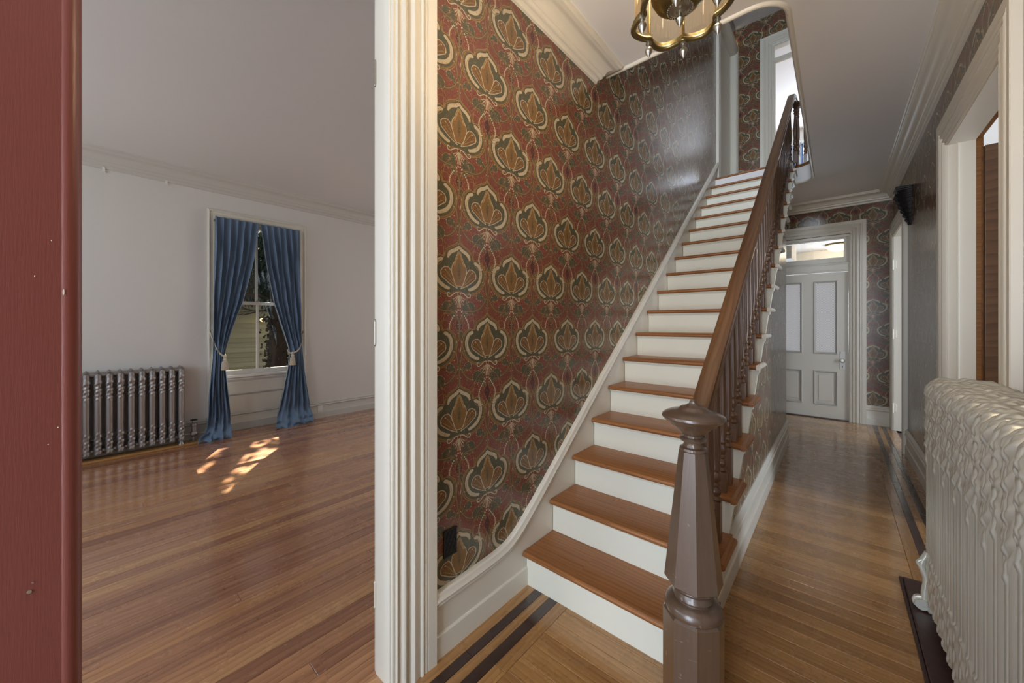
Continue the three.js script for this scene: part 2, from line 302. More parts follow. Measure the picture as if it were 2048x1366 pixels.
// ------------------------------------------------------------------ materials
const lin = (h) => new THREE.Color(h);
const std = (o) => new THREE.MeshStandardMaterial(o);
const phys = (o) => new THREE.MeshPhysicalMaterial(o);
const M = {
  newel: phys({ map: TX.newel, roughness: 0.3, clearcoat: 0.9, clearcoatRoughness: 0.22 }),
  ceilP: std({ color: lin('#dedcd9'), roughness: 0.7, bumpMap: TX.fine, bumpScale: 0.0005 }),
  paper: phys({ map: TX.paper, color: lin('#efebe7'), roughness: 0.23, specularIntensity: 1 }),
  plaster: std({ color: lin('#d9d6d0'), roughness: 0.55, bumpMap: TX.fine, bumpScale: 0.0006 }),
  ceiling: std({ color: lin('#efeeec'), roughness: 0.7, bumpMap: TX.fine, bumpScale: 0.0005 }),
  trim: phys({ color: lin('#e2ddcf'), roughness: 0.36 }),
  trimGrey: phys({ color: lin('#c9c6be'), roughness: 0.4 }),
  riser: phys({ color: lin('#e4e2d2'), roughness: 0.36, bumpMap: TX.fine, bumpScale: 0.0003 }),
  tread: phys({ map: TX.oak, color: lin('#d6b39b'), roughness: 0.34, bumpMap: TX.fine, bumpScale: 0.0002 }),
  mahogany: phys({ map: TX.mahogany, color: lin('#f2e0cb'), roughness: 0.33, clearcoat: 0.5, clearcoatRoughness: 0.3 }),
  oakTrim: phys({ map: TX.oak, color: lin('#b99a66'), roughness: 0.4 }),
  walnut: phys({ map: TX.walnut, roughness: 0.34 }),
  brass: phys({ color: lin('#8f7a4a'), metalness: 0.9, roughness: 0.36 }),
  darkBrass: phys({ color: lin('#83744c'), metalness: 0.85, roughness: 0.33 }),
  pewter: phys({ color: lin('#b0aca0'), metalness: 0.9, roughness: 0.3 }),
  rad: phys({ color: lin('#9a9490'), metalness: 0.75, roughness: 0.42 }),
  silver: phys({ color: lin('#d8d7cc'), metalness: 0.42, roughness: 0.33 }),
  velvet: phys({ color: lin('#6b8098'), roughness: 0.85, sheen: 1, sheenColor: lin('#97a8bb'), sheenRoughness: 0.45, side: THREE.DoubleSide }),
  lining: std({ color: lin('#a9b3ba'), roughness: 0.8, side: THREE.DoubleSide }),
  cord: std({ color: lin('#cfc6b2'), roughness: 0.8 }),
  glass: phys({ color: lin('#ffffff'), transmission: 1, thickness: 0, roughness: 0, ior: 1.45 }),
  black: std({ color: lin('#2b2a2b'), roughness: 0.45, metalness: 0.4 }),
  white: phys({ color: lin('#e6e4de'), roughness: 0.4 }),
  pad: phys({ map: TX.walnut, color: lin('#cdb9b4'), roughness: 0.4 }),
};
const plankTints = (hexes, map, rough) => hexes.map((h) => phys({ map, color: lin(h), roughness: rough, roughnessMap: TX.scuff, bumpMap: TX.fine, bumpScale: 0.00012, clearcoat: 0.7, clearcoatRoughness: 0.12 }));
const PINE = plankTints(['#eed6c6', '#f3dcc6', '#e0c6b8', '#fbe4c6', '#d2b6aa', '#ffefd2', '#e8cfbf'], TX.pine, 0.5);
const OAKF = plankTints(['#f2e2cc', '#e6d4bc', '#fbecd6', '#dccab0', '#eeddc4'], TX.oak, 0.55);
const DARKF = plankTints(['#cbb4b0', '#b9a19c'], TX.walnut, 0.5);

// ------------------------------------------------------------------ dimensions of the house
const XL = -1.272, XR = 0.585, DE = 7.19, DF = -2.3, HC = 3.22, F2 = 3.42, HC2 = 6.38;   // hall walls, end, front, ceilings
const PXW = -5.82, PDB = 5.1;                                                               // parlour window wall, back wall
const RUN = 0.247, RISE = 0.19, N0 = 1.53;                                                  // stairs: run, rise, first nosing

// ------------------------------------------------------------------ walls, ceilings, subfloors
const sL = [-0.36, 0.772, 0, 2.74];                        // doorway hall - parlour
struct('wall_left', [
  wall('x', XL - 0.06, XL, DF, DE, 0, HC2, [sL, [6.02, 7.1, F2, F2 + 2.45]]),
], M.paper, 'red and green medallion wallpaper wall running up beside the stairs');
struct('wall_parlour_right', wall('x', XL - 0.115, XL - 0.06, DF, PDB, 0, HC, [sL]), M.plaster, 'white wall of the front room beside the doorway');
struct('wall_landing_left', wall('x', XL - 0.115, XL - 0.06, DF, DE, HC, HC2, [[6.02, 7.1, F2, F2 + 2.45]]), M.plaster);
struct('wall_right', wall('x', XR, XR + 0.07, DF, DE, 0, HC, [[2.74, 3.86, 0, 2.62], [6.0, 7.0, 0, 2.55]]), M.paper, 'wallpapered hall wall with the side doorway and radiator');
struct('wall_landing_right', wall('x', XR, XR + 0.15, DF, DE, HC, HC2), M.paper);
struct('wall_side_room', wall('x', XR + 0.07, XR + 0.13, DF, DE, 0, HC, [[2.74, 3.86, 0, 2.62], [6.0, 7.0, 0, 2.55]]), M.plaster);
struct('wall_end', wall('d', DE, DE + 0.15, XL - 0.115, XR + 0.15, 0, HC, [[-0.78, 0.142, 0, 2.66]]), M.paper, 'wallpapered end wall around the half-glazed door');
struct('wall_landing_end', wall('d', DE + 0.06, DE + 0.15, XL - 0.115, XR + 0.15, HC, HC2, [[-0.745, 0.14, F2, 5.84]]), M.paper, 'wallpapered wall at the top of the stairs');
struct('wall_front', [wall('d', DF - 0.25, DF, PXW - 0.3, 4.2, 0, HC, [[-5.0, -3.9, 0.75, 2.72], [-3.05, -1.95, 0.75, 2.72], [-1.1, 0.4, 0.1, 2.8]])], M.plaster);
struct('wall_landing_front', wall('d', -1.35, -1.1, -1.5, 0.9, HC, HC2, [[-0.8, 0.1, F2 + 0.6, F2 + 2.4]]), M.plaster);
struct('trim_9', [rbx(XL, -1.19, 0, HC, -1.16, -1.05, 0.006)], M.trim, 'vestibule post that carries the red door');
struct('wall_parlour_window', wall('x', PXW - 0.32, PXW, DF - 0.25, PDB + 0.2, 0, HC, [[1.06, 2.05, 0, 2.76]]), M.plaster, 'white wall of the front room with the curtained window');
struct('wall_outside', wall('x', PXW - 0.36, PXW - 0.32, DF - 0.25, PDB + 0.2, -0.5, HC + 0.4, [[1.06, 2.05, 0.6, 2.76]]), std({ color: lin('#4c3a33'), roughness: 0.9 }), 'dark outside face of the house wall');
struct('wall_parlour_back', wall('d', PDB, PDB + 0.2, PXW - 0.3, XL - 0.06, 0, HC, [[-3.95, -2.85, 0.75, 2.72]]), M.plaster);
struct('wall_side_far', wall('x', 4.0, 4.2, DF, DE, 0, HC, [[2.85, 3.95, 0.75, 2.72]]), M.plaster);
struct('wall_side_back', wall('d', DE, DE + 0.15, XR + 0.15, 4.2, 0, HC), M.plaster);
struct('ceiling_side_room', bx(XR + 0.1, 4.2, HC, HC + 0.2, DF - 0.2, DE + 0.15), M.ceiling);
struct('floor_side_room', bx(XR + 0.1, 4.2, -0.1, 0, DF - 0.2, DE + 0.15), OAKF[0]);
struct('ceiling_parlour', bx(PXW - 0.3, XL - 0.06, HC, HC + 0.2, DF - 0.25, PDB + 0.2), M.ceilP, 'white ceiling of the front room');
struct('ceiling_landing', bx(XL - 0.115, XR + 0.15, HC2, HC2 + 0.1, DF - 0.25, 7.4), M.ceiling, 'grey ceiling over the upper landing');

// hall ceiling = upper floor slab with the stairwell cut out of it
const OX = -0.22, OD0 = 2.535, OD1 = 6.03, OR = 0.16;
function openingPath(grow = 0, n = 8) {         // the open edge of the stairwell, from the left wall at the near end round to the stairs
  const x1 = OX + grow, a = OD0 - grow, b = OD1 + grow, r = OR + grow, pts = [[XL, a]];
  for (let i = 0; i <= n; i++) { const t = -Math.PI / 2 + i / n * Math.PI / 2; pts.push([x1 - r + r * Math.cos(t), a + r + r * Math.sin(t)]); }
  for (let i = 0; i <= n; i++) { const t = i / n * Math.PI / 2; pts.push([x1 - r + r * Math.cos(t), b - r + r * Math.sin(t)]); }
  pts.push([-0.40, b]);
  return pts;
}
{
  const sh = new THREE.Shape([[XL - 0.06, DF - 0.2], [XR + 0.07, DF - 0.2], [XR + 0.07, 7.36], [XL - 0.06, 7.36]].map((p) => new THREE.Vector2(...p)));
  const hole = [...openingPath(), [-0.40, 5.74], [XL - 0.02, 5.74]]; hole[0] = [XL - 0.02, OD0];
  sh.holes.push(new THREE.Path(hole.map((p) => new THREE.Vector2(...p))));
  const g = new THREE.ExtrudeGeometry(sh, { depth: F2 - HC, bevelEnabled: false });
  g.rotateX(-Math.PI / 2); g.translate(0, HC, 0);             // shape (x, d) -> world (x, -d)
  struct('ceiling', toCreasedNormals(g, 0.5), M.ceiling, 'white hall ceiling with a rounded stairwell opening');
  // bead round the opening, on its underside, and the brown nosing of the upper floor at its far end
  const bead = [[-0.016, 0], ...arc(0, 0.006, 0.012, 180, 0, 5), [0.016, 0]];
  struct('trim_1', sweep(bead, openingPath(0.012).map(([x, d]) => V(x, HC, d)), new THREE.Vector3(0, -1, 0)), M.trim, 'white bead round the stairwell opening');
  struct('trim_2', sweep([[-0.03, -0.008], [0.012, -0.008], [0.021, 0.002], [0.021, 0.016], [0.012, 0.024], [-0.03, 0.024]], openingPath(0).slice(9).map(([x, d]) => V(x, F2, d)), new THREE.Vector3(0, 1, 0)), M.oakTrim, 'brown nosing of the upper floor round the stairwell');
}

// ------------------------------------------------------------------ mouldings
const UP = new THREE.Vector3(0, 1, 0), DOWN = new THREE.Vector3(0, -1, 0);
// cornice: a away from the wall, b down from the ceiling
const CORN = [[0, 0], [0.145, 0], [0.145, 0.016], [0.137, 0.02], ...arc(0.122, 0.026, 0.014, 0, 90, 4), [0.112, 0.045], ...arc(0.112, 0.105, 0.06, 270, 190, 7), [0.048, 0.104], [0.04, 0.108], ...arc(0.026, 0.122, 0.013, 0, 110, 4), [0.014, 0.142], [0.012, 0.165], [0, 0.17]].map(([a, b]) => [a, b * 0.82]);
{
  const t = new THREE.Vector3().crossVectors(DOWN, new THREE.Vector3(0, 0, -1));   // side for travel down the hall
  const f = t.x > 0;                                                              // true: +a points to +x
  struct('trim_3', sweep(CORN, [V(XL, HC, DF), V(XL, HC, 2.345), V(XL - 0.02, HC, 2.345)], DOWN, { crease: 0.35 }), M.trim, 'cream cornice above the patterned wallpaper, ending at the stairwell');
  // right wall and end wall in one mitred run
  const run = [V(XR, HC, DF), V(XR, HC, DE), V(-1.27, HC, DE)];
  struct('trim_4', sweep(CORN, f ? run.reverse() : run, DOWN, { crease: 0.35 }), M.trim, 'white cornice along the right wall and over the end door');
  const PC = CORN.map(([a, b]) => [a * 0.9, b * 1.36]);
  struct('trim_5', sweep(PC, f ? [V(PXW, HC, DF), V(PXW, HC, PDB)] : [V(PXW, HC, PDB), V(PXW, HC, DF)], DOWN, { crease: 0.35 }), M.trimGrey, 'grey cornice over the curtained window');
  struct('trim_6', sweep(PC, f ? [V(PXW, HC, PDB), V(XL - 0.115, HC, PDB)] : [V(XL - 0.115, HC, PDB), V(PXW, HC, PDB)], DOWN, { crease: 0.35 }), M.trimGrey);
}
// casing profile: a outwards from the opening, b proud of the wall
const CASE = [[0, 0], [0, 0.018], [0.004, 0.025], [0.009, 0.024], [0.012, 0.015], [0.026, 0.021], [0.033, 0.031], [0.039, 0.033], [0.045, 0.03], [0.052, 0.017], [0.058, 0.0145], [0.064, 0.019], [0.071, 0.031], [0.079, 0.037], [0.086, 0.036], [0.112, 0.027], [0.114, 0.033], [0.121, 0.037], [0.129, 0.034], [0.131, 0.028], [0.135, 0.034], [0.142, 0.035], [0.146, 0.031], [0.15, 0.034], [0.192, 0.036], [0.196, 0.032], [0.198, 0.0]];
function casing(face, a0, a1, top, y0 = 0, scale = 1, at = 0) {
  const P = CASE.map(([a, b]) => [a * scale, b]);
  const N = face === '+x' ? new THREE.Vector3(1, 0, 0) : face === '-x' ? new THREE.Vector3(-1, 0, 0) : new THREE.Vector3(0, 0, 1);
  const pts = face === '+x' ? [V(at, y0, a0), V(at, top, a0), V(at, top, a1), V(at, y0, a1)] : face === '-x' ? [V(at, y0, a1), V(at, top, a1), V(at, top, a0), V(at, y0, a0)] : [V(a0, y0, at), V(a0, top, at), V(a1, top, at), V(a1, y0, at)];
  return sweep(P, pts, N, { crease: 0.45 });
}
// parlour doorway in the left wall, jamb with its three hinges
{
  const g = structGroup('door_2', 'cream fluted casing of the doorway to the front room');
  mesh('casing', casing('+x', sL[0], sL[1], sL[3], 0, 0.94, XL), M.trim, g);
  const jx0 = XL - 0.118, jx1 = XL + 0.012;
  mesh('jamb', [bx(jx0, jx1, 0, sL[3] + 0.02, sL[1] - 0.004, sL[1] + 0.02), rbx(jx1 - 0.045, jx1 - 0.004, 0, sL[3], sL[1] - 0.02, sL[1], 0.006), rbx(jx1 - 0.02, jx1 + 0.006, 0, sL[3], sL[1] - 0.012, sL[1] + 0.004, 0.005)], M.trim, g);
  mesh('jamb', bx(jx0, jx1, 0, sL[3] + 0.02, sL[0] - 0.02, sL[0] + 0.004), M.trim, g);
  mesh('head_jamb', bx(jx0, jx1, sL[3] - 0.004, sL[3] + 0.02, sL[0], sL[1]), M.trim, g);
  mesh('casing', casing('-x', sL[0], sL[1], sL[3], 0, 0.8, XL - 0.115), M.trim, g);
  for (const [y, m] of [[2.405, M.pewter], [1.365, M.pewter], [0.315, M.trim]]) mesh('hinge', [put(new THREE.CylinderGeometry(0.0055, 0.0055, 0.09, 12), jx0 - 0.004, y, sL[1] - 0.004), put(new THREE.SphereGeometry(0.0065, 10, 8), jx0 - 0.004, y + 0.048, sL[1] - 0.004), put(new THREE.SphereGeometry(0.0065, 10, 8), jx0 - 0.004, y - 0.048, sL[1] - 0.004), rbx(jx0 - 0.002, jx0 + 0.004, y - 0.045, y + 0.045, sL[1] - 0.006, sL[1] - 0.001, 0.001)], m, g);
}
// side doorway in the right wall: painted jamb towards the hall, stained oak towards the side room
{
  const g = structGroup('door_3', 'white cased doorway in the right wall with a stained oak inner jamb');
  const [a, b, t] = [2.74, 3.86, 2.62];
  mesh('casing', casing('-x', a, b, t, 0, 0.98, XR), M.trim, g);
  for (const [p, q] of [[b - 0.004, b + 0.02], [a - 0.02, a + 0.004]]) {
    mesh('jamb', bx(XR - 0.012, XR + 0.112, 0, t + 0.02, p, q), M.trim, g);
    mesh('oak_jamb', bx(XR + 0.112, XR + 0.134, 0, t + 0.02, p, q), M.oakTrim, g).userData.label = 'golden stained oak strip';
  }
  mesh('door_stop', [rbx(XR + 0.03, XR + 0.04, 0, t, b - 0.012, b, 0.003)], M.trim, g);
  mesh('head_jamb', bx(XR - 0.012, XR + 0.112, t - 0.004, t + 0.02, a, b), M.trim, g);
  mesh('oak_jamb', bx(XR + 0.112, XR + 0.134, t - 0.004, t + 0.02, a, b), M.oakTrim, g);
  mesh('oak_casing', [rbx(XR + 0.13, XR + 0.148, 0, t + 0.12, b + 0.012, b + 0.13, 0.006), rbx(XR + 0.13, XR + 0.148, t + 0.012, t + 0.12, a - 0.1, b + 0.012, 0.006)], M.oakTrim, g);
  mesh('door_leaf', [rbx(XR + 0.15, XR + 1.18, 0.01, 2.57, b + 0.005, b + 0.045, 0.004), rbx(XR + 0.26, XR + 1.06, 0.3, 1.0, b - 0.003, b + 0.01, 0.006), rbx(XR + 0.26, XR + 1.06, 1.2, 2.4, b - 0.003, b + 0.01, 0.006)], M.mahogany, g).userData.label = 'reddish brown door leaf';
}
// far doorway in the right wall
{
  const g = structGroup('door_4', 'white cased doorway at the far end of the right wall');
  const [a, b, t] = [6.0, 7.0, 2.55];
  mesh('casing', casing('-x', a, b, t, 0, 0.9, XR), M.trim, g);
  mesh('jamb', bx(XR - 0.01, XR + 0.16, 0, t + 0.02, b - 0.004, b + 0.02), M.trim, g);
  mesh('jamb', bx(XR - 0.01, XR + 0.16, 0, t + 0.02, a - 0.02, a + 0.004), M.trim, g);
  mesh('head_jamb', bx(XR - 0.01, XR + 0.16, t - 0.004, t + 0.02, a, b), M.trim, g);
  mesh('door_leaf', rbx(XR + 0.18, XR + 1.1, 0.01, t - 0.005, b + 0.0, b + 0.04, 0.004), M.trim, g);
  for (const y of [2.18, 1.27, 0.3]) mesh('hinge', [rbx(XR - 0.02, XR + 0.012, y - 0.05, y + 0.05, b - 0.014, b - 0.004, 0.002), put(new THREE.CylinderGeometry(0.009, 0.009, 0.13, 8), XR - 0.02, y, b - 0.02)], M.trim, g);
}
// end door: half-glazed leaf under a transom
{
  const g = structGroup('door_1', 'half-glazed panelled door under a transom light at the end of the hall');
  const x0 = -0.78, x1 = 0.142, xc = (x0 + x1) / 2, D = DE, leaf = D + 0.035, lt = 2.158;
  mesh('casing', casing('+z', x0 - 0.012, x1 + 0.012, 2.70, 0, 0.86, D), M.trim, g);
  mesh('jamb', [bx(x0 - 0.02, x0 + 0.001, 0, 2.69, D - 0.008, D + 0.155), bx(x1 - 0.001, x1 + 0.02, 0, 2.69, D - 0.008, D + 0.155), bx(x0 + 0.001, x1 - 0.001, 2.655, 2.69, D - 0.008, D + 0.155)], M.trim, g);
  mesh('transom_bar', [rbx(x0 + 0.001, x1 - 0.001, 2.163, 2.2955, D - 0.005, D + 0.1, 0.006), rbx(x0, x1, 2.265, 2.285, D - 0.016, D, 0.006), rbx(x0, x1, 2.18, 2.196, D - 0.014, D, 0.005)], M.trim, g);
  const ts = mesh('transom_sash', [bx(x0, x0 + 0.055, 2.296, 2.654, D + 0.02, D + 0.06), bx(x1 - 0.055, x1, 2.296, 2.654, D + 0.02, D + 0.06), bx(x0 + 0.055, x1 - 0.055, 2.296, 2.37, D + 0.02, D + 0.06), bx(x0 + 0.055, x1 - 0.055, 2.63, 2.654, D + 0.02, D + 0.06)], M.trim, g);
  mesh('pane', bx(x0 + 0.05, x1 - 0.05, 2.365, 2.635, D + 0.038, D + 0.042), M.glass, ts);
  const gl0 = [-0.223, -0.009], gl1 = [2 * xc - gl0[1], 2 * xc - gl0[0]];
  const wz = (yy0, yy1, xx0, xx1) => bx(xx0, xx1, yy0, yy1, leaf, leaf + 0.045);
  const q = [gl1[0] - 0.028, gl1[1] + 0.028, gl0[0] - 0.028, gl0[1] + 0.028];
  const lf = mesh('door_leaf', [wz(0.008, lt, x0 + 0.003, q[0]), wz(0.008, lt, q[1], q[2]), wz(0.008, lt, q[3], x1 - 0.003), ...[[q[0], q[1]], [q[2], q[3]]].flatMap(([m0, m1]) => [wz(0.008, 0.195, m0, m1), wz(0.705, 0.957, m0, m1), wz(2.036, lt, m0, m1)])], M.trim, g);
  const MO = [[0, 0], [0.03, 0], [0.03, 0.006], ...arc(0.02, 0.008, 0.006, 0, 180, 4), [0.008, 0.004], [0, -0.006]];
  const ring = (xa, xb, ya, yb) => sweep(MO, [V(xa, ya, leaf), V(xa, yb, leaf), V(xb, yb, leaf), V(xb, ya, leaf)], new THREE.Vector3(0, 0, 1), { closed: true });
  const pg = phys({ color: lin('#ffffff'), map: canvasTex(128, 128, (c, W, H) => { c.fillStyle = '#fff'; c.fillRect(0, 0, W, H); c.strokeStyle = '#b9b2b4'; c.lineWidth = 13; for (const s of [-1, 1]) for (let k = -2; k < 4; k++) { c.beginPath(); c.moveTo(k * 64, 0); c.lineTo(k * 64 + s * 64, 128); c.stroke(); } }), transmission: 0.95, thickness: 0, roughness: 0.92 });
  pg.map.repeat.set(38, 38 * 0.75);
  for (const [xa, xb] of [gl0, gl1]) {
    mesh('glazing_moulding', ring(xa, xb, 0.985, 2.008), M.trimGrey, lf);
    mesh('patterned_pane', bx(xa - 0.005, xb + 0.005, 0.98, 2.013, leaf + 0.018, leaf + 0.022), pg, lf).userData.label = 'white diamond-patterned privacy glass';
    mesh('panel_moulding', ring(xa, xb, 0.225, 0.675), M.trimGrey, lf);
    mesh('panel', [bx(xa - 0.03, xb + 0.03, 0.19, 0.71, leaf + 0.012, leaf + 0.03), rbx(xa + 0.025, xb - 0.025, 0.26, 0.64, leaf + 0.003, leaf + 0.02, 0.006)], M.trim, lf);
  }
  // knob and its long plate
  mesh('lock_plate', [rbx(0.04, 0.105, 0.74, 1.0, leaf - 0.008, leaf, 0.004), put(new THREE.CylinderGeometry(0.026, 0.026, 0.012, 20).rotateX(Math.PI / 2), 0.073, 0.87, leaf - 0.01), rbx(0.052, 0.094, 0.965, 1.005, leaf - 0.011, leaf - 0.004, 0.004)], M.white, lf);
  mesh('knob', lathe([[0, 0], [0.012, 0], [0.012, 0.03], [0.026, 0.038], [0.03, 0.052], [0.024, 0.066], [0, 0.07]], 20).rotateX(Math.PI / 2).translate(0.073, 0.87, -(leaf - 0.01)), M.pewter, lf);
  mesh('keyhole', [put(new THREE.CylinderGeometry(0.006, 0.006, 0.006, 10).rotateX(Math.PI / 2), 0.073, 0.79, leaf - 0.008), bx(0.070, 0.076, 0.765, 0.79, leaf - 0.011, leaf - 0.006)], M.black, lf);
  mesh('threshold', rbx(x0, x1, 0.0, 0.012, D - 0.01, D + 0.15, 0.004), M.walnut, g);
}
// upstairs doorways
{
  const g = structGroup('door_5', 'cream cased doorway in the left wall at the top of the stairs');
  const [a, b, t] = [6.02, 7.1, F2 + 2.45];
  mesh('casing', casing('+x', a, b, t, F2, 0.9, XL), M.trim, g);
  mesh('jamb', [bx(XL - 0.12, XL + 0.01, F2, t, a - 0.02, a + 0.004), bx(XL - 0.12, XL + 0.01, F2, t, b - 0.004, b + 0.02), bx(XL - 0.12, XL + 0.01, t - 0.004, t + 0.02, a, b)], M.trim, g);
  mesh('door_leaf', rbx(XL - 0.1, XL - 0.06, F2 + 0.008, t - 0.006, a + 0.006, b - 0.006, 0.004), M.trim, g);
  const h = structGroup('door_6', 'cream cased doorway to the bright back room upstairs');
  const [x0, x1, tt] = [-0.745, 0.14, 5.84], D = DE + 0.06;
  mesh('casing', casing('+z', x0, x1, tt, F2, 0.95, D), M.trim, h);
  mesh('jamb', [bx(x0 - 0.02, x0 + 0.004, F2, tt, D - 0.01, D + 0.1), bx(x1 - 0.004, x1 + 0.02, F2, tt, D - 0.01, D + 0.1), bx(x0, x1, tt - 0.004, tt + 0.02, D - 0.01, D + 0.1)], M.trim, h);
  mesh('transom_bar', rbx(x0, x1, 5.60, 5.66, D + 0.01, D + 0.08, 0.006), M.trim, h);
  mesh('transom_pane', bx(x0, x1, 5.655, tt, D + 0.04, D + 0.044), M.glass, h);
  mesh('door_stop', [rbx(x0, x0 + 0.014, F2, 5.6, D + 0.03, D + 0.075, 0.004), rbx(x1 - 0.014, x1, F2, 5.6, D + 0.03, D + 0.075, 0.004)], M.trim, h);
}
// baseboards of the hall
const BASE = [[0, 0], [0.022, 0], [0.022, 0.085], ...arc(0.013, 0.088, 0.009, 0, 90, 3), [0.012, 0.1], [0.012, 0.195], [0.018, 0.2], ...arc(0.02, 0.21, 0.008, -90, 90, 4), [0.018, 0.225], ...arc(0.012, 0.24, 0.01, 0, 60, 3), [0.01, 0.262], [0.006, 0.268], [0, 0.268]];
{
  // UP x T: travelling +d gives side = UP x (0,0,-1) = (-1,0,0); so +x faces are swept towards the camera
  const bb = (x, sx, d0, d1, h) => sweep(BASE.map(([a, b]) => [a, b * h]), sx > 0 ? [V(x, 0, d1), V(x, 0, d0)] : [V(x, 0, d0), V(x, 0, d1)], UP, { crease: 0.4 });
  struct('baseboard_right', [bb(XR, -1, 4.06, 5.82, 1.0), bb(XR, -1, DF, 2.54, 1.0)], M.trim, 'white baseboard along the right hall wall');
  struct('baseboard_end', sweep(BASE, [V(0.31, 0, DE), V(0.57, 0, DE)].reverse(), UP, { crease: 0.4 }), M.trim, 'white baseboard beside the end door');
  struct('baseboard_stair', sweep(BASE.map(([a, b]) => [a, b * 1.05]), [V(-0.9, 0, 5.44), V(-0.44, 0, 5.44), V(-0.44, 0, 1.72)], UP, { crease: 0.4 }), M.trim, 'white baseboard under the stairs');
  struct('baseboard_parlour', [bb(PXW, 1, DF, 0.99, 0.92), bb(PXW, 1, 2.12, PDB, 0.92), sweep(BASE, [V(PXW, 0, PDB), V(XL - 0.115, 0, PDB)].reverse(), UP)], M.trimGrey, 'grey-white baseboard under the window wall');
}
// ------------------------------------------------------------------ floors, board by board
function plank(x0, x1, d0, d1, along, y1 = 0, th = 0.02, gap = 0.0006) {
  const e = 0.0012, ou = rr(0, 2), ov = rr(0, 0.5);
  x0 += gap; x1 -= gap; d0 += gap; d1 -= gap;
  const P = [], U = [];
  const top = [[x0 + e, d0 + e], [x1 - e, d0 + e], [x1 - e, d1 - e], [x0 + e, d1 - e]], mid = [[x0, d0], [x1, d0], [x1, d1], [x0, d1]];
  const put3 = ([x, d], y) => { P.push(x, y, -d); const a = along === 'x' ? x - x0 : d - d0, c = along === 'x' ? d - d0 : x - x0; U.push(a + ou, c + ov); };
  const q = (a, ya, b, yb, c, yc, d, yd) => { put3(a, ya); put3(b, yb); put3(c, yc); put3(a, ya); put3(c, yc); put3(d, yd); };
  q(top[0], y1, top[1], y1, top[2], y1, top[3], y1);
  for (let i = 0; i < 4; i++) { const j = (i + 1) % 4; q(mid[i], y1 - e, mid[j], y1 - e, top[j], y1, top[i], y1); q(mid[i], y1 - th, mid[j], y1 - th, mid[j], y1 - e, mid[i], y1 - e); }
  const g = new THREE.BufferGeometry();
  g.setAttribute('position', new THREE.Float32BufferAttribute(P, 3)); g.setAttribute('uv', new THREE.Float32BufferAttribute(U, 2)); g.computeVertexNormals();
  return g;
}
const pick = (a) => a[Math.floor(rnd() * a.length)];
{
  // hall: field boards run across, framed along both sides by a border with two dark strips
  const f = struct('floor', bx(XL - 0.13, XR + 0.2, -0.12, -0.0185, DF - 0.3, DE + 0.2), M.walnut, 'oak strip hall floor with a double dark border');
  const strip = (x0, x1, d0, d1, mats) => { let d = d0; while (d < d1 - 0.05) { const e = Math.min(d1, d + rr(1.3, 2.4)); mesh('floor_strip', plank(x0, x1, d, e, 'd'), pick(mats), f); d = e; } };
  for (const [x0, x1, m] of [[XL + 0.004, -1.197, OAKF], [-1.197, -1.152, DARKF], [-1.152, -1.108, OAKF], [-1.108, -1.058, DARKF], [-1.058, -1.0, OAKF]]) strip(x0, x1, DF, 1.575, m);
  for (const [x0, x1, m] of [[0.32, 0.381, OAKF], [0.381, 0.423, DARKF], [0.423, 0.468, OAKF], [0.468, 0.508, DARKF], [0.508, 0.6, OAKF]]) strip(x0, x1, DF, DE, m);
  let d = DF;
  while (d < DE - 0.01) {
    const w = Math.min(0.0835, DE - d), e = d + w, mat = pick(OAKF);
    if (d < 1.575) { const cut = rnd() < 0.4 ? rr(-0.5, 0.1) : null; if (cut) { mesh('floor_board', plank(-1.0, cut, d, e, 'x'), mat, f); mesh('floor_board', plank(cut, 0.32, d, e, 'x'), pick(OAKF), f); } else mesh('floor_board', plank(-1.0, 0.32, d, e, 'x'), mat, f); }
    else mesh('floor_board', plank(d > 5.3 ? -1.27 : -0.45, 0.32, d, e, 'x'), mat, f);
    d = e;
  }
  // doorway sill boards between the two floors
  for (const [x0, x1] of [[XL - 0.12, XL - 0.06], [XL - 0.06, XL + 0.004]]) mesh('floor_strip', plank(x0, x1, sL[0], sL[1], 'd'), pick(PINE), f);
  mesh('floor_strip', plank(XR + 0.015, XR + 0.16, 2.74, 3.86, 'd'), pick(OAKF), f);
  // parlour: long pine boards running with the hall
  const p = struct('floor_001', bx(PXW - 0.33, XL - 0.12, -0.12, -0.0185, DF - 0.3, PDB + 0.2), M.walnut, 'glossy reddish pine board floor of the front room');
  let x = XL - 0.12;
  while (x > PXW - 0.15) {
    const w = rr(0.072, 0.094), x0 = x - w;
    let dd = DF; while (dd < PDB - 0.05) { const e = Math.min(PDB, dd + rr(2.6, 5.6)); mesh('floor_board', plank(x0, x, dd, e, 'd', rr(-0.0006, 0)), pick(PINE), p); dd = e; }
    x = x0;
  }
}

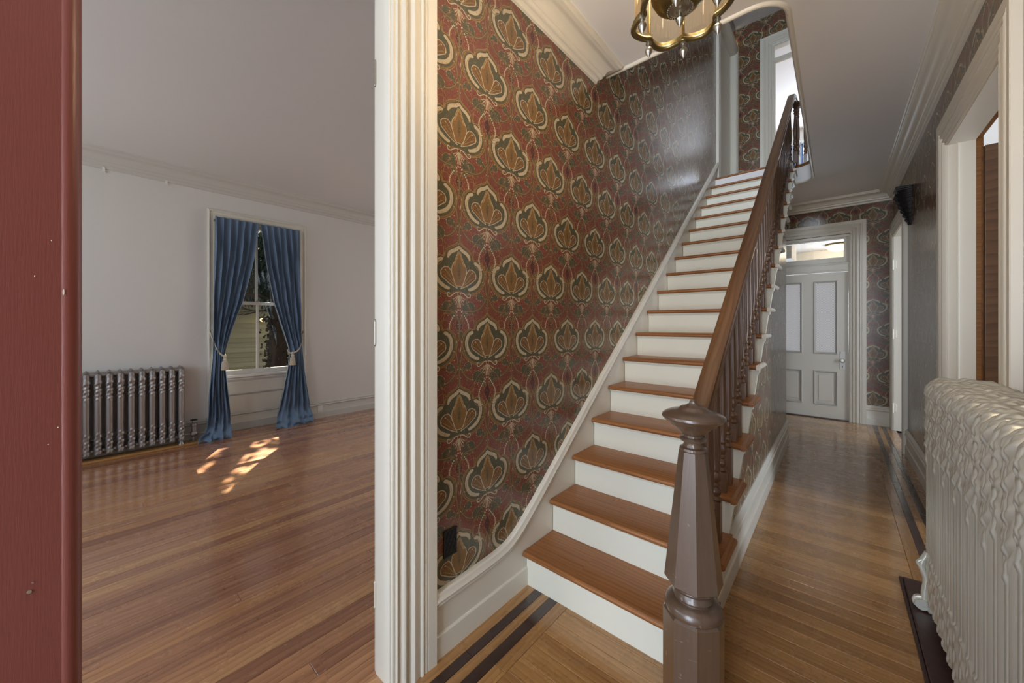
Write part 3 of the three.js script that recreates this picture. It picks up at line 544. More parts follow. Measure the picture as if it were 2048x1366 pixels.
// ------------------------------------------------------------------ staircase
const NOSE = (k) => N0 + RUN * (k - 1);              // nosing of tread k
{
  const st = thing('staircase', 'straight staircase with golden brown treads and cream painted risers along the patterned wall', 'staircase');
  const prof = [[RUN + 0.04, 0], [RUN + 0.04, -0.03], [0.014, -0.03], ...arc(0.014, -0.015, 0.015, 270, 90, 6)];
  for (let k = 1; k <= 18; k++) {
    const n = NOSE(k), last = k === 18;
    const off = rr(0, 2), w = last ? 0.3 : RUN + 0.04;
    const P = last ? [[0.18, 0], [0.18, -0.03], [0.014, -0.03], ...arc(0.014, -0.015, 0.015, 270, 90, 6)] : prof;
    const g = sweep(P, [V(-1.255, RISE * k, n), V(last ? -0.40 : -0.377, RISE * k, n)], UP, { crease: 0.8 });
    const uv = g.attributes.uv; for (let i = 0; i < uv.count; i++) uv.setXY(i, uv.getX(i) + off, uv.getY(i) + off * 0.37);
    const t = mesh('tread', g, M.tread, st);
    const r = mesh('riser', [bx(-1.255, -0.405, RISE * (k - 1), RISE * k - 0.028, n + 0.035, n + 0.055), sweep([[0, 0], [0.018, 0], [0.016, -0.006], ...arc(0.016, -0.016, 0.012, 90, 180, 4), [0, -0.02]].map(([a, b]) => [-a, b]), [V(-1.255, RISE * k - 0.03, n + 0.036), V(-0.405, RISE * k - 0.03, n + 0.036)], UP)], M.riser, st);
    if (!last) {
      // rounded return nosing on the open end and the tapering bracket under it
      mesh('return_nosing', sweep([[0, 0], [0, -0.03], [0.012, -0.03], ...arc(0.012, -0.015, 0.015, -90, 90, 6)].map(([a, b]) => [-a, b]), [V(-0.378, RISE * k, n - 0.002), V(-0.378, RISE * k, n + RUN + 0.01)], UP, { crease: 0.8 }), k < 6 ? M.tread : M.trim, t);
      const sh = new THREE.Shape(); const h = RISE - 0.03;
      sh.moveTo(-0.45, 0); sh.lineTo(-0.392, 0); sh.lineTo(-0.376, h - 0.04); sh.quadraticCurveTo(-0.374, h - 0.02, -0.365, h - 0.016); sh.lineTo(-0.365, h); sh.lineTo(-0.45, h); sh.closePath();
      const b = new THREE.ExtrudeGeometry(sh, { depth: 0.03, bevelEnabled: true, bevelSize: 0.002, bevelThickness: 0.002, bevelSegments: 1 });
      b.translate(0, RISE * (k - 1), -(n + 0.065));
      mesh('bracket', [b, sweep([[0, 0], [0.03, 0], [0.03, -0.008], ...arc(0.028, -0.026, 0.018, 90, 180, 5), [0, -0.03]].map(([a, q]) => [-a, q]), [V(-0.44, RISE * k - 0.03, n + 0.03), V(-0.44, RISE * k - 0.03, n + RUN)], UP)], M.riser, st);
    }
  }
  // wall string with a curved easement down to the hall baseboard
  const top = (d) => { const a = 0.268, b = 0.917 + 0.7695 * (d - 2.273), s = 0.032; return (a + b) / 2 + Math.sqrt(((b - a) / 2) ** 2 + s * s); };
  const ds = []; for (let d = 0.955; d < 2.2; d += 0.03) ds.push(d); ds.push(5.86);
  const sh = new THREE.Shape(); sh.moveTo(0.955, 0); ds.forEach((d) => sh.lineTo(d, top(d) - 0.012)); sh.lineTo(5.86, 3.25); sh.lineTo(5.0, 2.4); sh.lineTo(1.95, 0); sh.closePath();
  const eg = new THREE.ExtrudeGeometry(sh, { depth: 0.014, bevelEnabled: false });
  eg.rotateY(Math.PI / 2); eg.translate(XL, 0, 0);                      // shape (d, y) -> (z, y)... x of the shape becomes -z
  const ws = mesh('wall_string', [toCreasedNormals(eg, 0.6)], M.trim, st);
  const CAP = [[-0.06, 0.012], [-0.056, 0.02], ...arc(-0.044, 0.02, 0.009, 200, 60, 4), [-0.034, 0.022], ...arc(-0.022, 0.028, 0.01, 250, 90, 4), [-0.008, 0.03], ...arc(0, 0.022, 0.008, 90, 0, 3), [0.004, 0.0], [-0.06, 0.0]];
  mesh('string_cap', sweep(CAP, ds.map((d) => V(XL, top(d), d)), new THREE.Vector3(1, 0, 0), { crease: 0.6 }), M.trim, st);
  mesh('plinth', sweep([[0, 0], [0.024, 0], [0.024, 0.085], ...arc(0.014, 0.088, 0.01, 0, 80, 3), [0, 0.102]], [V(XL, 0, 1.6), V(XL, 0, 0.955)], UP, { crease: 0.4 }), M.trim, st);
}
// panel wall under the open side of the stairs: follows the steps
{
  const sh = new THREE.Shape(); sh.moveTo(N0 + 0.07, 0);
  for (let k = 1; k <= 17; k++) { sh.lineTo(NOSE(k) + 0.06, RISE * k - 0.03); sh.lineTo(NOSE(k + 1) + 0.06, RISE * k - 0.03); }
  sh.lineTo(5.79, 3.2); sh.lineTo(5.79, 2.9); sh.lineTo(5.42, 2.6); sh.lineTo(5.42, 0); sh.closePath();
  const g = new THREE.ExtrudeGeometry(sh, { depth: 0.06, bevelEnabled: false });
  const p = g.attributes.position, uv = g.attributes.uv;
  g.rotateY(Math.PI / 2); g.translate(-0.50, 0, 0);
  for (let i = 0; i < p.count; i++) uv.setXY(i, -p.getZ(i), p.getY(i));
  struct('wall_stair', toCreasedNormals(g, 0.5), M.paper, 'wallpapered side wall under the open edge of the stairs');
  struct('wall_under_landing', [wall('d', 5.36, 5.42, XL, -0.5, 0, 2.6)], M.paper);
  const so = new THREE.Shape([[5.40, 2.55], [5.95, 3.0], [6.2, 3.22], [5.40, 3.22]].map((q) => new THREE.Vector2(...q)));
  struct('trim_7', bx(XL, -0.44, 3.0, 3.22, 5.79, 6.04), M.ceiling);
}

// ------------------------------------------------------------------ banister
{
  const bn = thing('banister', 'dark brown turned baluster banister with a broad moulded handrail and octagonal newel', 'banister');
  const BX = -0.402, BB = -0.425, railTop = (d) => 1.105 + 0.769 * (d - 1.6);
  // handrail: a up, b across
  const HR = [[-0.075, -0.028], [-0.075, 0.028], [-0.064, 0.031], [-0.056, 0.026], [-0.05, 0.027], [-0.044, 0.034], [-0.034, 0.039], [-0.024, 0.037], [-0.018, 0.031], [-0.014, 0.033], [-0.006, 0.032], [-0.001, 0.024], [0.002, 0.012]];
  const full = [...HR, ...HR.filter(([, b], i) => i > 1).reverse().map(([a, b]) => [a, -b])];
  const path = [V(BX, railTop(1.47), 1.47)];
  path.push(V(BX, railTop(5.45), 5.45));
  for (let i = 1; i <= 7; i++) { const t = i / 7; path.push(V(BX, railTop(5.45) + 0.5 * 0.769 * (1 - (1 - t) * (1 - t)) * 0.55 * 1.0, 5.45 + 0.55 * t)); }
  const end = path[path.length - 1];
  const hr = mesh('handrail', [sweep(full.map(([a, b]) => [a, b]), path, new THREE.Vector3(1, 0, 0), { crease: 0.7 }),
    sweep(full.map(([a, b]) => [b, a]), (() => { const o = [end.clone()]; for (let i = 1; i <= 10; i++) { const t = i / 10 * Math.PI; o.push(V(BX + 0.1 - 0.1 * Math.cos(t), end.y, -end.z + 0.1 * Math.sin(t))); } o.push(V(BX + 0.2, end.y, 2.75)); return o; })(), UP, { crease: 0.7 })], M.mahogany, bn);
  // balusters: square foot, ringed turning, long tapering shaft, square pin
  function baluster(h, foot) {
    const s = 0.021, P = [[0.0, foot], [0.017, foot], [0.021, foot + 0.008], [0.017, foot + 0.016], [0.012, foot + 0.022], [0.019, foot + 0.034], [0.022, foot + 0.044], [0.018, foot + 0.054], [0.011, foot + 0.064], [0.016, foot + 0.07], [0.016, foot + 0.078], [0.012, foot + 0.084], [0.02, foot + 0.1], [0.0205, foot + 0.12], [0.014, foot + 0.135], [0.018, foot + 0.142], [0.018, foot + 0.15], [0.0145, foot + 0.158], [0.0195, foot + 0.22], [0.0185, foot + 0.32], [0.0125, h - 0.14], [0.018, h - 0.132], [0.018, h - 0.122], [0.012, h - 0.114], [0.019, h - 0.094], [0.018, h - 0.08], [0.012, h - 0.068], [0.017, h - 0.062], [0.017, h - 0.054], [0.0, h - 0.054]];
    return merge([rbx(-s, s, 0, foot, -s, s, 0.003, 1), lathe(P, 14), rbx(-0.017, 0.017, h - 0.056, h + 0.03, -0.017, 0.017, 0.002, 1)]);
  }
  const yA = railTop(NOSE(1) + 0.055) - 0.075 - RISE, yB = railTop(NOSE(1) + 0.178) - 0.075 - RISE;
  const gA = baluster(yA, 0.10), gB = baluster(yB, 0.19);
  for (let k = 1; k <= 17; k++) for (const [g, o] of [[gA, 0.055], [gB, 0.178]]) {
    if (k === 1 && o < 0.1) continue;
    const m = mesh('baluster', g, M.mahogany, bn); m.position.copy(V(BB, RISE * k, NOSE(k) + o));
  }
  const gL = baluster(end.y - 0.075 - F2 - 0.024, 0.14);
  for (const [x, d] of [[-0.19, 5.85], [-0.19, 5.72], [-0.19, 5.59], [-0.19, 5.46], [-0.19, 5.33], [-0.295, 6.1], [-0.37, 6.06], [-0.39, 5.93]]) { const m = mesh('baluster', gL, M.mahogany, bn); m.position.copy(V(x, F2 + 0.024, d)); }
  // newel post
  const nd = 1.455, nx = -0.392;
  const oct = (r0, r1, y0, y1) => { const g = new THREE.CylinderGeometry(r1, r0, y1 - y0, 8, 1).toNonIndexed(); g.rotateY(Math.PI / 8); g.translate(0, (y0 + y1) / 2, 0); g.computeVertexNormals(); return upright(g); };
  const flat = 1 / Math.cos(Math.PI / 8);
  const np = mesh('newel_post', [oct(0.094 * flat, 0.094 * flat, 0, 0.355), oct(0.094 * flat, 0.086 * flat, 0.355, 0.362), oct(0.090 * flat, 0.044 * flat, 0.472, 0.94), oct(0.07 * flat, 0.09 * flat, 0.452, 0.472)], M.newel, bn);
  np.position.copy(V(nx, 0, nd));
  mesh('turned_neck', lathe([[0.0, 0.355], [0.086, 0.357], [0.094, 0.366], [0.096, 0.38], [0.09, 0.396], [0.074, 0.406], [0.064, 0.408], [0.064, 0.414], [0.068, 0.42], [0.062, 0.43], [0.06, 0.438], [0.072, 0.446], [0.078, 0.456], [0.075, 0.468], [0.0, 0.472]], 40), M.newel, np);
  mesh('newel_cap', lathe([[0.0, 0.936], [0.042, 0.936], [0.046, 0.944], [0.044, 0.952], [0.035, 0.956], [0.031, 0.966], [0.033, 0.974], [0.044, 0.978], [0.046, 0.984], [0.043, 0.988], [0.032, 0.991], [0.032, 0.998], [0.042, 1.004], [0.048, 1.01], [0.052, 1.016], [0.058, 1.022], [0.062, 1.027], [0.078, 1.036], [0.084, 1.046], [0.098, 1.052], [0.106, 1.062], [0.104, 1.07], [0.092, 1.078], [0.078, 1.084], [0.066, 1.087], [0.05, 1.091], [0.044, 1.097], [0.04, 1.1], [0.028, 1.103], [0.02, 1.108], [0.013, 1.112], [0.012, 1.118], [0.008, 1.124], [0.0, 1.126]], 48), M.newel, np);
}
// ------------------------------------------------------------------ parlour window with its panelled recess
{
  const g = structGroup('window_1', 'tall white sash window with two panes in each sash and a panelled apron below');
  const a = 1.075, b = 2.035, top = 2.74, xs = -5.955, sill = 0.735;
  const P = [[0, 0], [0, 0.01], [0.006, 0.018], [0.018, 0.02], [0.022, 0.014], [0.05, 0.014], [0.056, 0.022], ...arc(0.064, 0.024, 0.007, 180, 0, 4), [0.08, 0.02], [0.08, 0]];
  mesh('casing', sweep(P, [V(PXW, 0, a), V(PXW, top, a), V(PXW, top, b), V(PXW, 0, b)], new THREE.Vector3(1, 0, 0), { crease: 0.4 }), M.trim, g);
  mesh('jamb', [bx(PXW - 0.2, PXW + 0.008, 0, top, a - 0.02, a + 0.006), bx(PXW - 0.2, PXW + 0.008, 0, top, b - 0.006, b + 0.02), bx(PXW - 0.2, PXW + 0.008, top - 0.006, top + 0.02, a, b)], M.trim, g);
  const mid = 1.68, mu = 1.555, w = 0.042;
  const sash = (name, y0, y1, x, bot) => {
    const s = mesh(name, [rbx(x - 0.018, x + 0.018, y0, y1, a + 0.006, a + 0.05, 0.004), rbx(x - 0.018, x + 0.018, y0, y1, b - 0.05, b - 0.006, 0.004), rbx(x - 0.018, x + 0.018, y0, y0 + bot, a, b, 0.004), rbx(x - 0.018, x + 0.018, y1 - 0.04, y1, a, b, 0.004), rbx(x - 0.016, x + 0.016, y0, y1, mu - 0.014, mu + 0.014, 0.005)], M.white, g);
    for (const [p, q] of [[a + 0.04, mu - 0.005], [mu + 0.005, b - 0.04]]) mesh('pane', bx(x - 0.002, x + 0.002, y0 + 0.02, y1 - 0.02, p, q), M.glass, s);
  };
  sash('lower_sash', sill, mid + 0.02, xs, 0.06);
  sash('upper_sash', mid - 0.02, top - 0.006, xs - 0.042, 0.04);
  mesh('sash_lock', [rbx(xs - 0.02, xs + 0.03, mid + 0.02, mid + 0.032, mu - 0.025, mu + 0.025, 0.004), put(new THREE.CylinderGeometry(0.012, 0.012, 0.02, 12), xs + 0.005, mid + 0.035, mu)], M.pewter, g);
  mesh('window_stool', [rbx(xs - 0.03, xs + 0.075, sill - 0.035, sill, a, b, 0.008), sweep([[0, 0], [0.05, 0], ...arc(0.02, -0.03, 0.03, 80, 10, 4), [0.01, -0.06], [0.01, -0.075], [0, -0.075]], [V(xs - 0.005, sill - 0.035, b), V(xs - 0.005, sill - 0.035, a)], UP)], M.white, g);
  mesh('apron', bx(xs - 0.03, xs - 0.004, 0, sill - 0.03, a, b), M.trim, g);
  const MO = [[0, 0], [0.035, 0], [0.035, 0.008], ...arc(0.024, 0.01, 0.008, 0, 180, 4), [0.01, 0.006], [0, 0.002]];
  mesh('apron_moulding', sweep(MO, [V(xs - 0.004, 0.235, a + 0.08), V(xs - 0.004, 0.455, a + 0.08), V(xs - 0.004, 0.455, b - 0.08), V(xs - 0.004, 0.235, b - 0.08)], new THREE.Vector3(1, 0, 0), { closed: true }), M.trimGrey, g);
  mesh('apron_base', rbx(xs - 0.004, xs + 0.012, 0, 0.10, a, b, 0.005), M.trimGrey, g);
}
// other windows of the house, out of the frame: plain sashes in their openings
{
  let n = 2;
  const plain = (axis, t, a, b, y0, y1) => {
    const g = structGroup('window_' + n++, 'white sash window');
    const B = (p, q, r, s) => (axis === 'd' ? bx(p, q, r, s, t - 0.02, t + 0.02) : bx(t - 0.02, t + 0.02, r, s, p, q)), m = (y0 + y1) / 2, c = (a + b) / 2;
    mesh('sash', [B(a, a + 0.05, y0, y1), B(b - 0.05, b, y0, y1), B(a, b, y0, y0 + 0.07), B(a, b, y1 - 0.05, y1), B(a, b, m - 0.025, m + 0.025), B(c - 0.015, c + 0.015, y0, y1)], M.white, g);
  };
  plain('d', DF - 0.15, -5.0, -3.9, 0.75, 2.72); plain('d', DF - 0.15, -3.05, -1.95, 0.75, 2.72); plain('d', PDB + 0.12, -3.95, -2.85, 0.75, 2.72);
  plain('x', 4.1, 2.85, 3.95, 0.75, 2.72); plain('d', -1.25, -0.8, 0.1, F2 + 0.6, F2 + 2.4);
}

// ------------------------------------------------------------------ curtains, tiebacks
const CX = -5.725;
{
  const left = [[0, 0.86, 1.195], [0.06, 0.885, 1.21], [0.14, 0.955, 1.212], [0.3, 0.975, 1.208], [0.58, 0.99, 1.178], [0.80, 1.01, 1.158], [0.95, 1.025, 1.142], [1.0, 1.03, 1.138], [1.1, 1.03, 1.16], [1.3, 1.03, 1.22], [1.69, 1.03, 1.345], [2.2, 1.045, 1.455], [2.72, 1.05, 1.528]];
  const right = [[0, 1.66, 2.14], [0.06, 1.68, 2.14], [0.14, 1.705, 2.138], [0.3, 1.75, 2.118], [0.58, 1.80, 2.085], [0.80, 1.84, 2.06], [0.95, 1.86, 2.048], [1.0, 1.865, 2.045], [1.1, 1.845, 2.043], [1.3, 1.79, 2.04], [1.69, 1.68, 2.032], [2.2, 1.585, 2.02], [2.72, 1.528, 2.01]];
  const make = (name, rows, label, s0, puddle) => {
    const flip = rows[0][1] > 1.5; const nu = 150, nv = 110, H = 2.72;
    const f = (u1, v) => { const u = flip ? 1 - u1 : u1;
      const y0 = H * (1 - v), pud = sstep(0.2, 0, y0);
      const [o, i] = table(rows, y0);
      const tie = Math.exp(-(((y0 - 1.0) / 0.2) ** 2));
      const top = sstep(2.35, 2.7, y0);
      const folds = 6.5, ph = u * folds * 2 * Math.PI + s0 + 0.5 * Math.sin(y0 * 1.7 + s0) * (1 - top);
      const calm = sstep(0.05, 0.42, y0);
      let amp = lerp(0.03, 0.019, top) * lerp(0.35, 1, calm) * (1 - 0.45 * tie) * lerp(0.75, 1, sstep(0.2, 1.4, Math.abs(y0 - 1)));
      let x = amp * (Math.sin(ph) + 0.18 * Math.sin(ph * 2 + y0 * 2)) + 0.012 * Math.sin(u * 23 + y0 * 5 + s0) * (1 - top);
      x += 0.05 * tie * Math.sin(u * Math.PI) + 0.04 * (1 - top) * sstep(1.4, 0.5, y0);
      x += 0.012 * noise.noise(u * 5, y0 * 5, s0) * (1 - top) + 0.02 * noise.noise(u * 4, y0 * 7, s0 + 4) * sstep(0.9, 0.2, y0);
      // fabric that bunches on the floor
      x += pud * (0.10 + 0.03 * Math.sin(y0 * 70 + u * 6 + 3 * noise.noise(u * 3, y0 * 3, s0)) + 0.07 * noise.noise(u * 4, y0 * 11, s0 + 8)) + 0.035 * (1 - calm) * noise.noise(u * 3.4, y0 * 9, s0 + 2);
      const d = lerp(o, i, u) + 0.008 * Math.sin(ph + 1.3) + pud * 0.02 * noise.noise(u * 7, y0 * 9, 3);
      const p = V(CX + x, Math.max(0.006, y0 + pud * 0.02 * noise.noise(u * 9, 2, y0 * 20)), d);
      p.u = u * 1.2; p.v = y0; return p;
    };
    const c = mesh(name, grid(nu, nv, f), M.velvet); tag(c, label, 'curtain', undefined);
    mesh('lining', grid(4, 90, (u, v) => { const p = f(0.975 + 0.025 * u, 0.03 + 0.9 * v); p.x += 0.004 + 0.003 * u; p.z -= 0.006 * u * (rows === left ? 1 : 1); return p; }), M.lining, c).userData.label = 'pale lining edge';
    return f;
  };
  const fl = make('curtain', left, 'left blue velvet curtain beside the dark radiator, tied back and puddled on the floor', 0.4, 1);
  const fr = make('curtain', right, 'right blue velvet curtain next to the bare wall, tied back and puddled on the floor', 2.1, 1);
  const rod = thing('curtain_rod', 'thin curtain rod hidden behind the blue curtain headings in the window casing', 'rod', V(CX - 0.045, 2.68, 1.53));
  mesh('rod', new THREE.CylinderGeometry(0.008, 0.008, 0.95, 12).rotateX(Math.PI / 2), M.pewter, rod);
  for (const s of [-1, 1]) mesh('bracket', rbx(-0.065, 0.006, -0.012, 0.012, s * 0.47 - 0.008, s * 0.47 + 0.008, 0.003), M.pewter, rod);

  const tieback = (label, hook, knot, sgn, s0) => {
    const t = thing('curtain_tieback', label, 'tieback', hook);
    const K = knot.clone().sub(hook), pts = [], pts2 = [];
    for (let i = 0; i <= 10; i++) { const q = i / 10, p = K.clone().multiplyScalar(q); p.y -= 0.10 * Math.sin(q * Math.PI) * (1 - 0.3 * q); p.x += 0.06 * Math.sin(q * Math.PI); pts.push(p); pts2.push(p.clone().add(new THREE.Vector3(-0.004, 0.014 * Math.sin(q * Math.PI), 0.006))); }
    // two twisted strands
    const strand = (off) => { const cv = new THREE.CatmullRomCurve3(pts), o = []; for (let i = 0; i <= 90; i++) { const p = cv.getPoint(i / 90), a = i * 0.9 + off; o.push(p.add(new THREE.Vector3(Math.cos(a) * 0.006, Math.sin(a) * 0.006, 0))); } return tube(o, 0.0065, 180, 6); };
    mesh('cord', [strand(0), strand(Math.PI), tube([K, K.clone().add(new THREE.Vector3(-0.05, 0.01, -sgn * 0.015)), K.clone().add(new THREE.Vector3(-0.10, 0.06, -sgn * 0.0)), new THREE.Vector3(-0.02, 0.0, 0)], 0.008, 30, 6)], M.cord, t);
    mesh('hook', [put(new THREE.TorusGeometry(0.018, 0.004, 8, 16, 4.5), 0, 0.01, 0), put(new THREE.CylinderGeometry(0.012, 0.012, 0.01, 12).rotateZ(Math.PI / 2), -0.012, 0, 0)], M.brass, t);
    const tas = mesh('tassel', [put(new THREE.SphereGeometry(0.02, 16, 12), 0, 0, 0), lathe([[0, -0.16], [0.034, -0.158], [0.033, -0.12], [0.026, -0.07], [0.017, -0.05], [0.022, -0.042], [0.021, -0.03], [0.014, -0.018], [0, -0.012]], 20)], M.cord, t);
    tas.position.copy(K).add(new THREE.Vector3(0.025, 0, sgn * 0.004));
    const threads = []; for (let i = 0; i < 26; i++) { const a = i / 26 * 6.283; threads.push(tube([new THREE.Vector3(0.023 * Math.cos(a), -0.055, 0.023 * Math.sin(a)), new THREE.Vector3(0.029 * Math.cos(a), -0.09, 0.029 * Math.sin(a)), new THREE.Vector3(0.036 * Math.cos(a), -0.163, 0.036 * Math.sin(a))], 0.0035, 4, 4)); }
    mesh('fringe', threads, M.cord, tas).userData.kind = 'stuff';
  };
  tieback('cream rope tieback with a tassel on the left curtain above the dark radiator end', V(PXW + 0.03, 1.30, 1.018), V(CX + 0.075, 1.0, 1.135), 1);
  tieback('cream rope tieback with a tassel on the right curtain near the bare wall', V(PXW + 0.03, 1.27, 2.075), V(CX + 0.075, 1.0, 1.878), -1);
}

// ------------------------------------------------------------------ radiators
{
  // parlour radiator: two-column bronze-grey sections
  const t = thing('radiator', 'dark bronze-grey cast iron radiator with round columns against the white wall', 'radiator', V(-5.716, 0, 0));
  const col = (r, y0, y1, x, orn) => { const ny = 90, g = grid(16, ny, (u, v) => { const y = lerp(y0, y1, v), a = u * 2 * Math.PI; const z = orn * (sstep(0.60, 0.66, y) * sstep(0.86, 0.8, y) + sstep(0.32, 0.28, y) * sstep(0.06, 0.1, y)); const k = r + z * 0.003 * (Math.sin(a * 4 + y * 70) + Math.sin(y * 160 + a * 2)) + 0.006 * orn * sstep(0.03, 0, Math.abs(y - 0.80)) * 0.5; return new THREE.Vector3(x + k * Math.cos(a), y, k * Math.sin(a)); }); return g; };
  const arch = (y, sgn) => { const g = grid(20, 16, (u, v) => { const a = u * 2 * Math.PI, q = v * Math.PI; const rx = 0.088, ry = 0.036, rz = 0.035; return new THREE.Vector3(rx * Math.sin(q) * Math.cos(a) * 1.0 + 0.0, y + sgn * ry * -Math.cos(q), rz * Math.sin(q) * Math.sin(a)); }); return g; };
  const crest = put(new THREE.ConeGeometry(0.02, 0.022, 10, 3), 0.05, 0.913, 0);
  const secGeo = merge([col(0.0275, 0.075, 0.88, 0.062, 1), col(0.026, 0.075, 0.88, -0.062, 0.6), arch(0.875, 1), arch(0.10, -1), crest, put(new THREE.ConeGeometry(0.02, 0.022, 10, 3), -0.05, 0.913, 0)]);
  const link = prep(new THREE.CylinderGeometry(0.028, 0.028, 0.086, 16).rotateX(Math.PI / 2).scale(2.2, 1, 1));
  for (let i = 0; i < 13; i++) {
    const s = mesh('section', secGeo, M.rad, t); s.position.copy(V(0, 0, 0.734 - 0.0798 * i));
    if (i < 12) for (const y of [0.875, 0.105]) { const l = mesh('nipple', link, M.rad, s); l.position.set(0, y, 0.0396); }
    if (i === 0) for (const x of [-0.062, 0.062]) mesh('foot', put(lathe([[0, 0.012], [0.03, 0.012], [0.026, 0.02], [0.016, 0.04], [0.014, 0.07], [0.024, 0.1], [0, 0.1]], 14), x, 0.01, 0), M.rad, s);
  }
  const v = mesh('valve', [put(new THREE.CylinderGeometry(0.016, 0.016, 0.1, 12).rotateX(Math.PI / 2), 0, 0.11, 0.80), put(new THREE.SphereGeometry(0.04, 14, 10), 0, 0.11, 0.855), put(lathe([[0, 0], [0.036, 0], [0.036, 0.012], [0.024, 0.02], [0.022, 0.09], [0.033, 0.095], [0.033, 0.12], [0.018, 0.13], [0.016, 0.15], [0, 0.152]], 14), 0, 0.11, 0.855), put(new THREE.CylinderGeometry(0.018, 0.018, 0.09, 12), 0, 0.068, 0.855), put(new THREE.TorusGeometry(0.02, 0.006, 8, 14).rotateX(Math.PI / 2), 0, 0.03, 0.855)], M.rad, t);
  mesh('valve_handle', [put(new THREE.TorusGeometry(0.03, 0.006, 8, 18).rotateX(Math.PI / 2), 0, 0.27, 0.855), put(new THREE.BoxGeometry(0.06, 0.006, 0.008), 0, 0.27, 0.855), put(new THREE.BoxGeometry(0.008, 0.006, 0.06), 0, 0.27, 0.855)], M.black, v);
  const pb = thing('radiator_board', 'thin brown wooden board on the floor under the dark radiator', 'board', V(0, 0, 0));
  mesh('board', rbx(-5.795, -5.632, 0.0, 0.022, -0.7, 0.965, 0.004), phys({ map: TX.oak, color: lin('#fff0d4'), roughness: 0.35 }), pb);
}
{
  // hall radiator: broad ornate silver sections
  const D = 0.225, H0 = 0.085, H1 = 1.135, W = 0.0925, N = 20, X0 = 0.335;
  const t = thing('radiator', 'large ornate silver painted cast iron radiator against the right hall wall', 'radiator', V(X0, 0, 2.665));
  const R = 0.055, cont = [];                                    // outline of a section seen from the side: front up, over the top, down the back
  const seg = (p, q, n) => { for (let i = 0; i < n; i++) cont.push([lerp(p[0], q[0], i / n), lerp(p[1], q[1], i / n)]); };
  seg([0, H0], [0, H1 - R], 150);
  for (let i = 0; i < 26; i++) { const a = Math.PI - i / 26 * Math.PI / 2; cont.push([R + R * Math.cos(a), H1 - R + R * Math.sin(a)]); }
  seg([R, H1], [D - R, H1], 34);
  for (let i = 0; i < 12; i++) { const a = Math.PI / 2 - i / 12 * Math.PI / 2; cont.push([D - R + R * Math.cos(a), H1 - R + R * Math.sin(a)]); }
  seg([D, H1 - R], [D, H0], 30); cont.push([D, H0]);
  const n = cont.length;
  const len = [0]; for (let i = 1; i < n; i++) len.push(len[i - 1] + Math.hypot(cont[i][0] - cont[i - 1][0], cont[i][1] - cont[i - 1][1]));
  // relief of the castings: a leafy drop at the top, a leafy plinth at the foot, plain rounded bars between
  function relief(y, x, tt, s, k) {
    const low = 0.86 - 0.12 * (1 - Math.abs(tt)) + (k ? 0.07 : 0);
    const z = x > 0.02 && y > 1.08 ? 1 : sstep(low - 0.01, low + 0.02, y), b = sstep(0.30, 0.285, y);
    const a = Math.abs(tt), yy = s * 1.0;
    const leaf = 0.9 * Math.sin(yy * 78 + a * 3.8 * (k ? 1 : -1)) * (0.35 + 0.65 * (1 - a)) + 0.5 * Math.sin(yy * 156 - a * 8) + 0.6 * noise.noise(tt * 2.8 + k * 7, yy * 42, 3);
    const edge = Math.exp(-(((y - low) / 0.008) ** 2)) * 0.8;
    const lowleaf = 0.8 * noise.noise(tt * 2.6 + k * 3, yy * 44, 7) + 0.45 * Math.sin(yy * 95 + a * 5) + Math.exp(-(((y - 0.295) / 0.006) ** 2)) * 1.2;
    return z * (0.0037 * leaf + 0.0035) + edge * 0.003 + b * (0.003 * lowleaf + 0.003);
  }
  const section = (k) => {
    const nt = 22;
    return grid(nt, n - 1, (u, v) => {
      const i = Math.round(v * (n - 1)), [x, y] = cont[i], tt = u * 2 - 1;
      const p = cont[Math.max(0, i - 1)], q = cont[Math.min(n - 1, i + 1)], l = Math.hypot(q[0] - p[0], q[1] - p[1]) || 1, nx = -(q[1] - p[1]) / l, ny = (q[0] - p[0]) / l;
      // two rounded bars with a fine rib between
      const bar = 0.024 * Math.sqrt(Math.max(0, 1 - Math.pow(Math.abs(tt), 3.2))) + 0.0028 * Math.exp(-((tt / 0.06) ** 2)) - 0.003 * Math.exp(-(((Math.abs(tt) - 0.17) / 0.09) ** 2));
      const h = bar - 0.02 + relief(y, x, tt, len[i], k) * Math.sqrt(Math.max(0, 1 - tt ** 4));
      return new THREE.Vector3(x + nx * h, y + ny * h, tt * W * 0.492);
    });
  };
  const A = section(0), B = section(1);
  const core = bx(0.02, D - 0.02, H0 + 0.01, H1 - 0.02, -W / 2 + 0.012, W / 2 - 0.012);
  for (let i = 0; i < N; i++) { const s = mesh('section', merge([i % 2 ? B : A, core]), M.silver, t); s.position.copy(V(0, 0, -i * W)); }
  // bowed foot with a scroll at the far end section
  const foot = (z) => {
    const sp = []; for (let i = 0; i <= 40; i++) { const a = i / 40 * 4.2 * Math.PI, r = 0.030 - 0.0235 * i / 40; sp.push(new THREE.Vector3(-0.022 + r * Math.cos(a + 1.2), 0.05 + r * Math.sin(a + 1.2), 0)); }
    return [tube(sp, 0.0062, 120, 8), put(new THREE.CylinderGeometry(0.024, 0.028, 0.05, 18).rotateX(Math.PI / 2), -0.022, 0.05, 0.0), tube([new THREE.Vector3(0.0, 0.3, 0), new THREE.Vector3(-0.022, 0.235, 0), new THREE.Vector3(-0.006, 0.17, 0), new THREE.Vector3(-0.012, 0.10, 0), new THREE.Vector3(-0.008, 0.055, 0)], 0.013, 24, 10), tube([new THREE.Vector3(-0.008, 0.27, 0.004), new THREE.Vector3(-0.034, 0.245, 0.004), new THREE.Vector3(-0.02, 0.215, 0.004)], 0.008, 14, 8), rbx(-0.005, 0.05, 0.02, 0.12, -0.03, 0.03, 0.01)].map((q) => q.translate(0, 0, z));
  };
  const f1 = mesh('foot', foot(0), M.silver, t); f1.userData.label = 'scrolled silver foot';
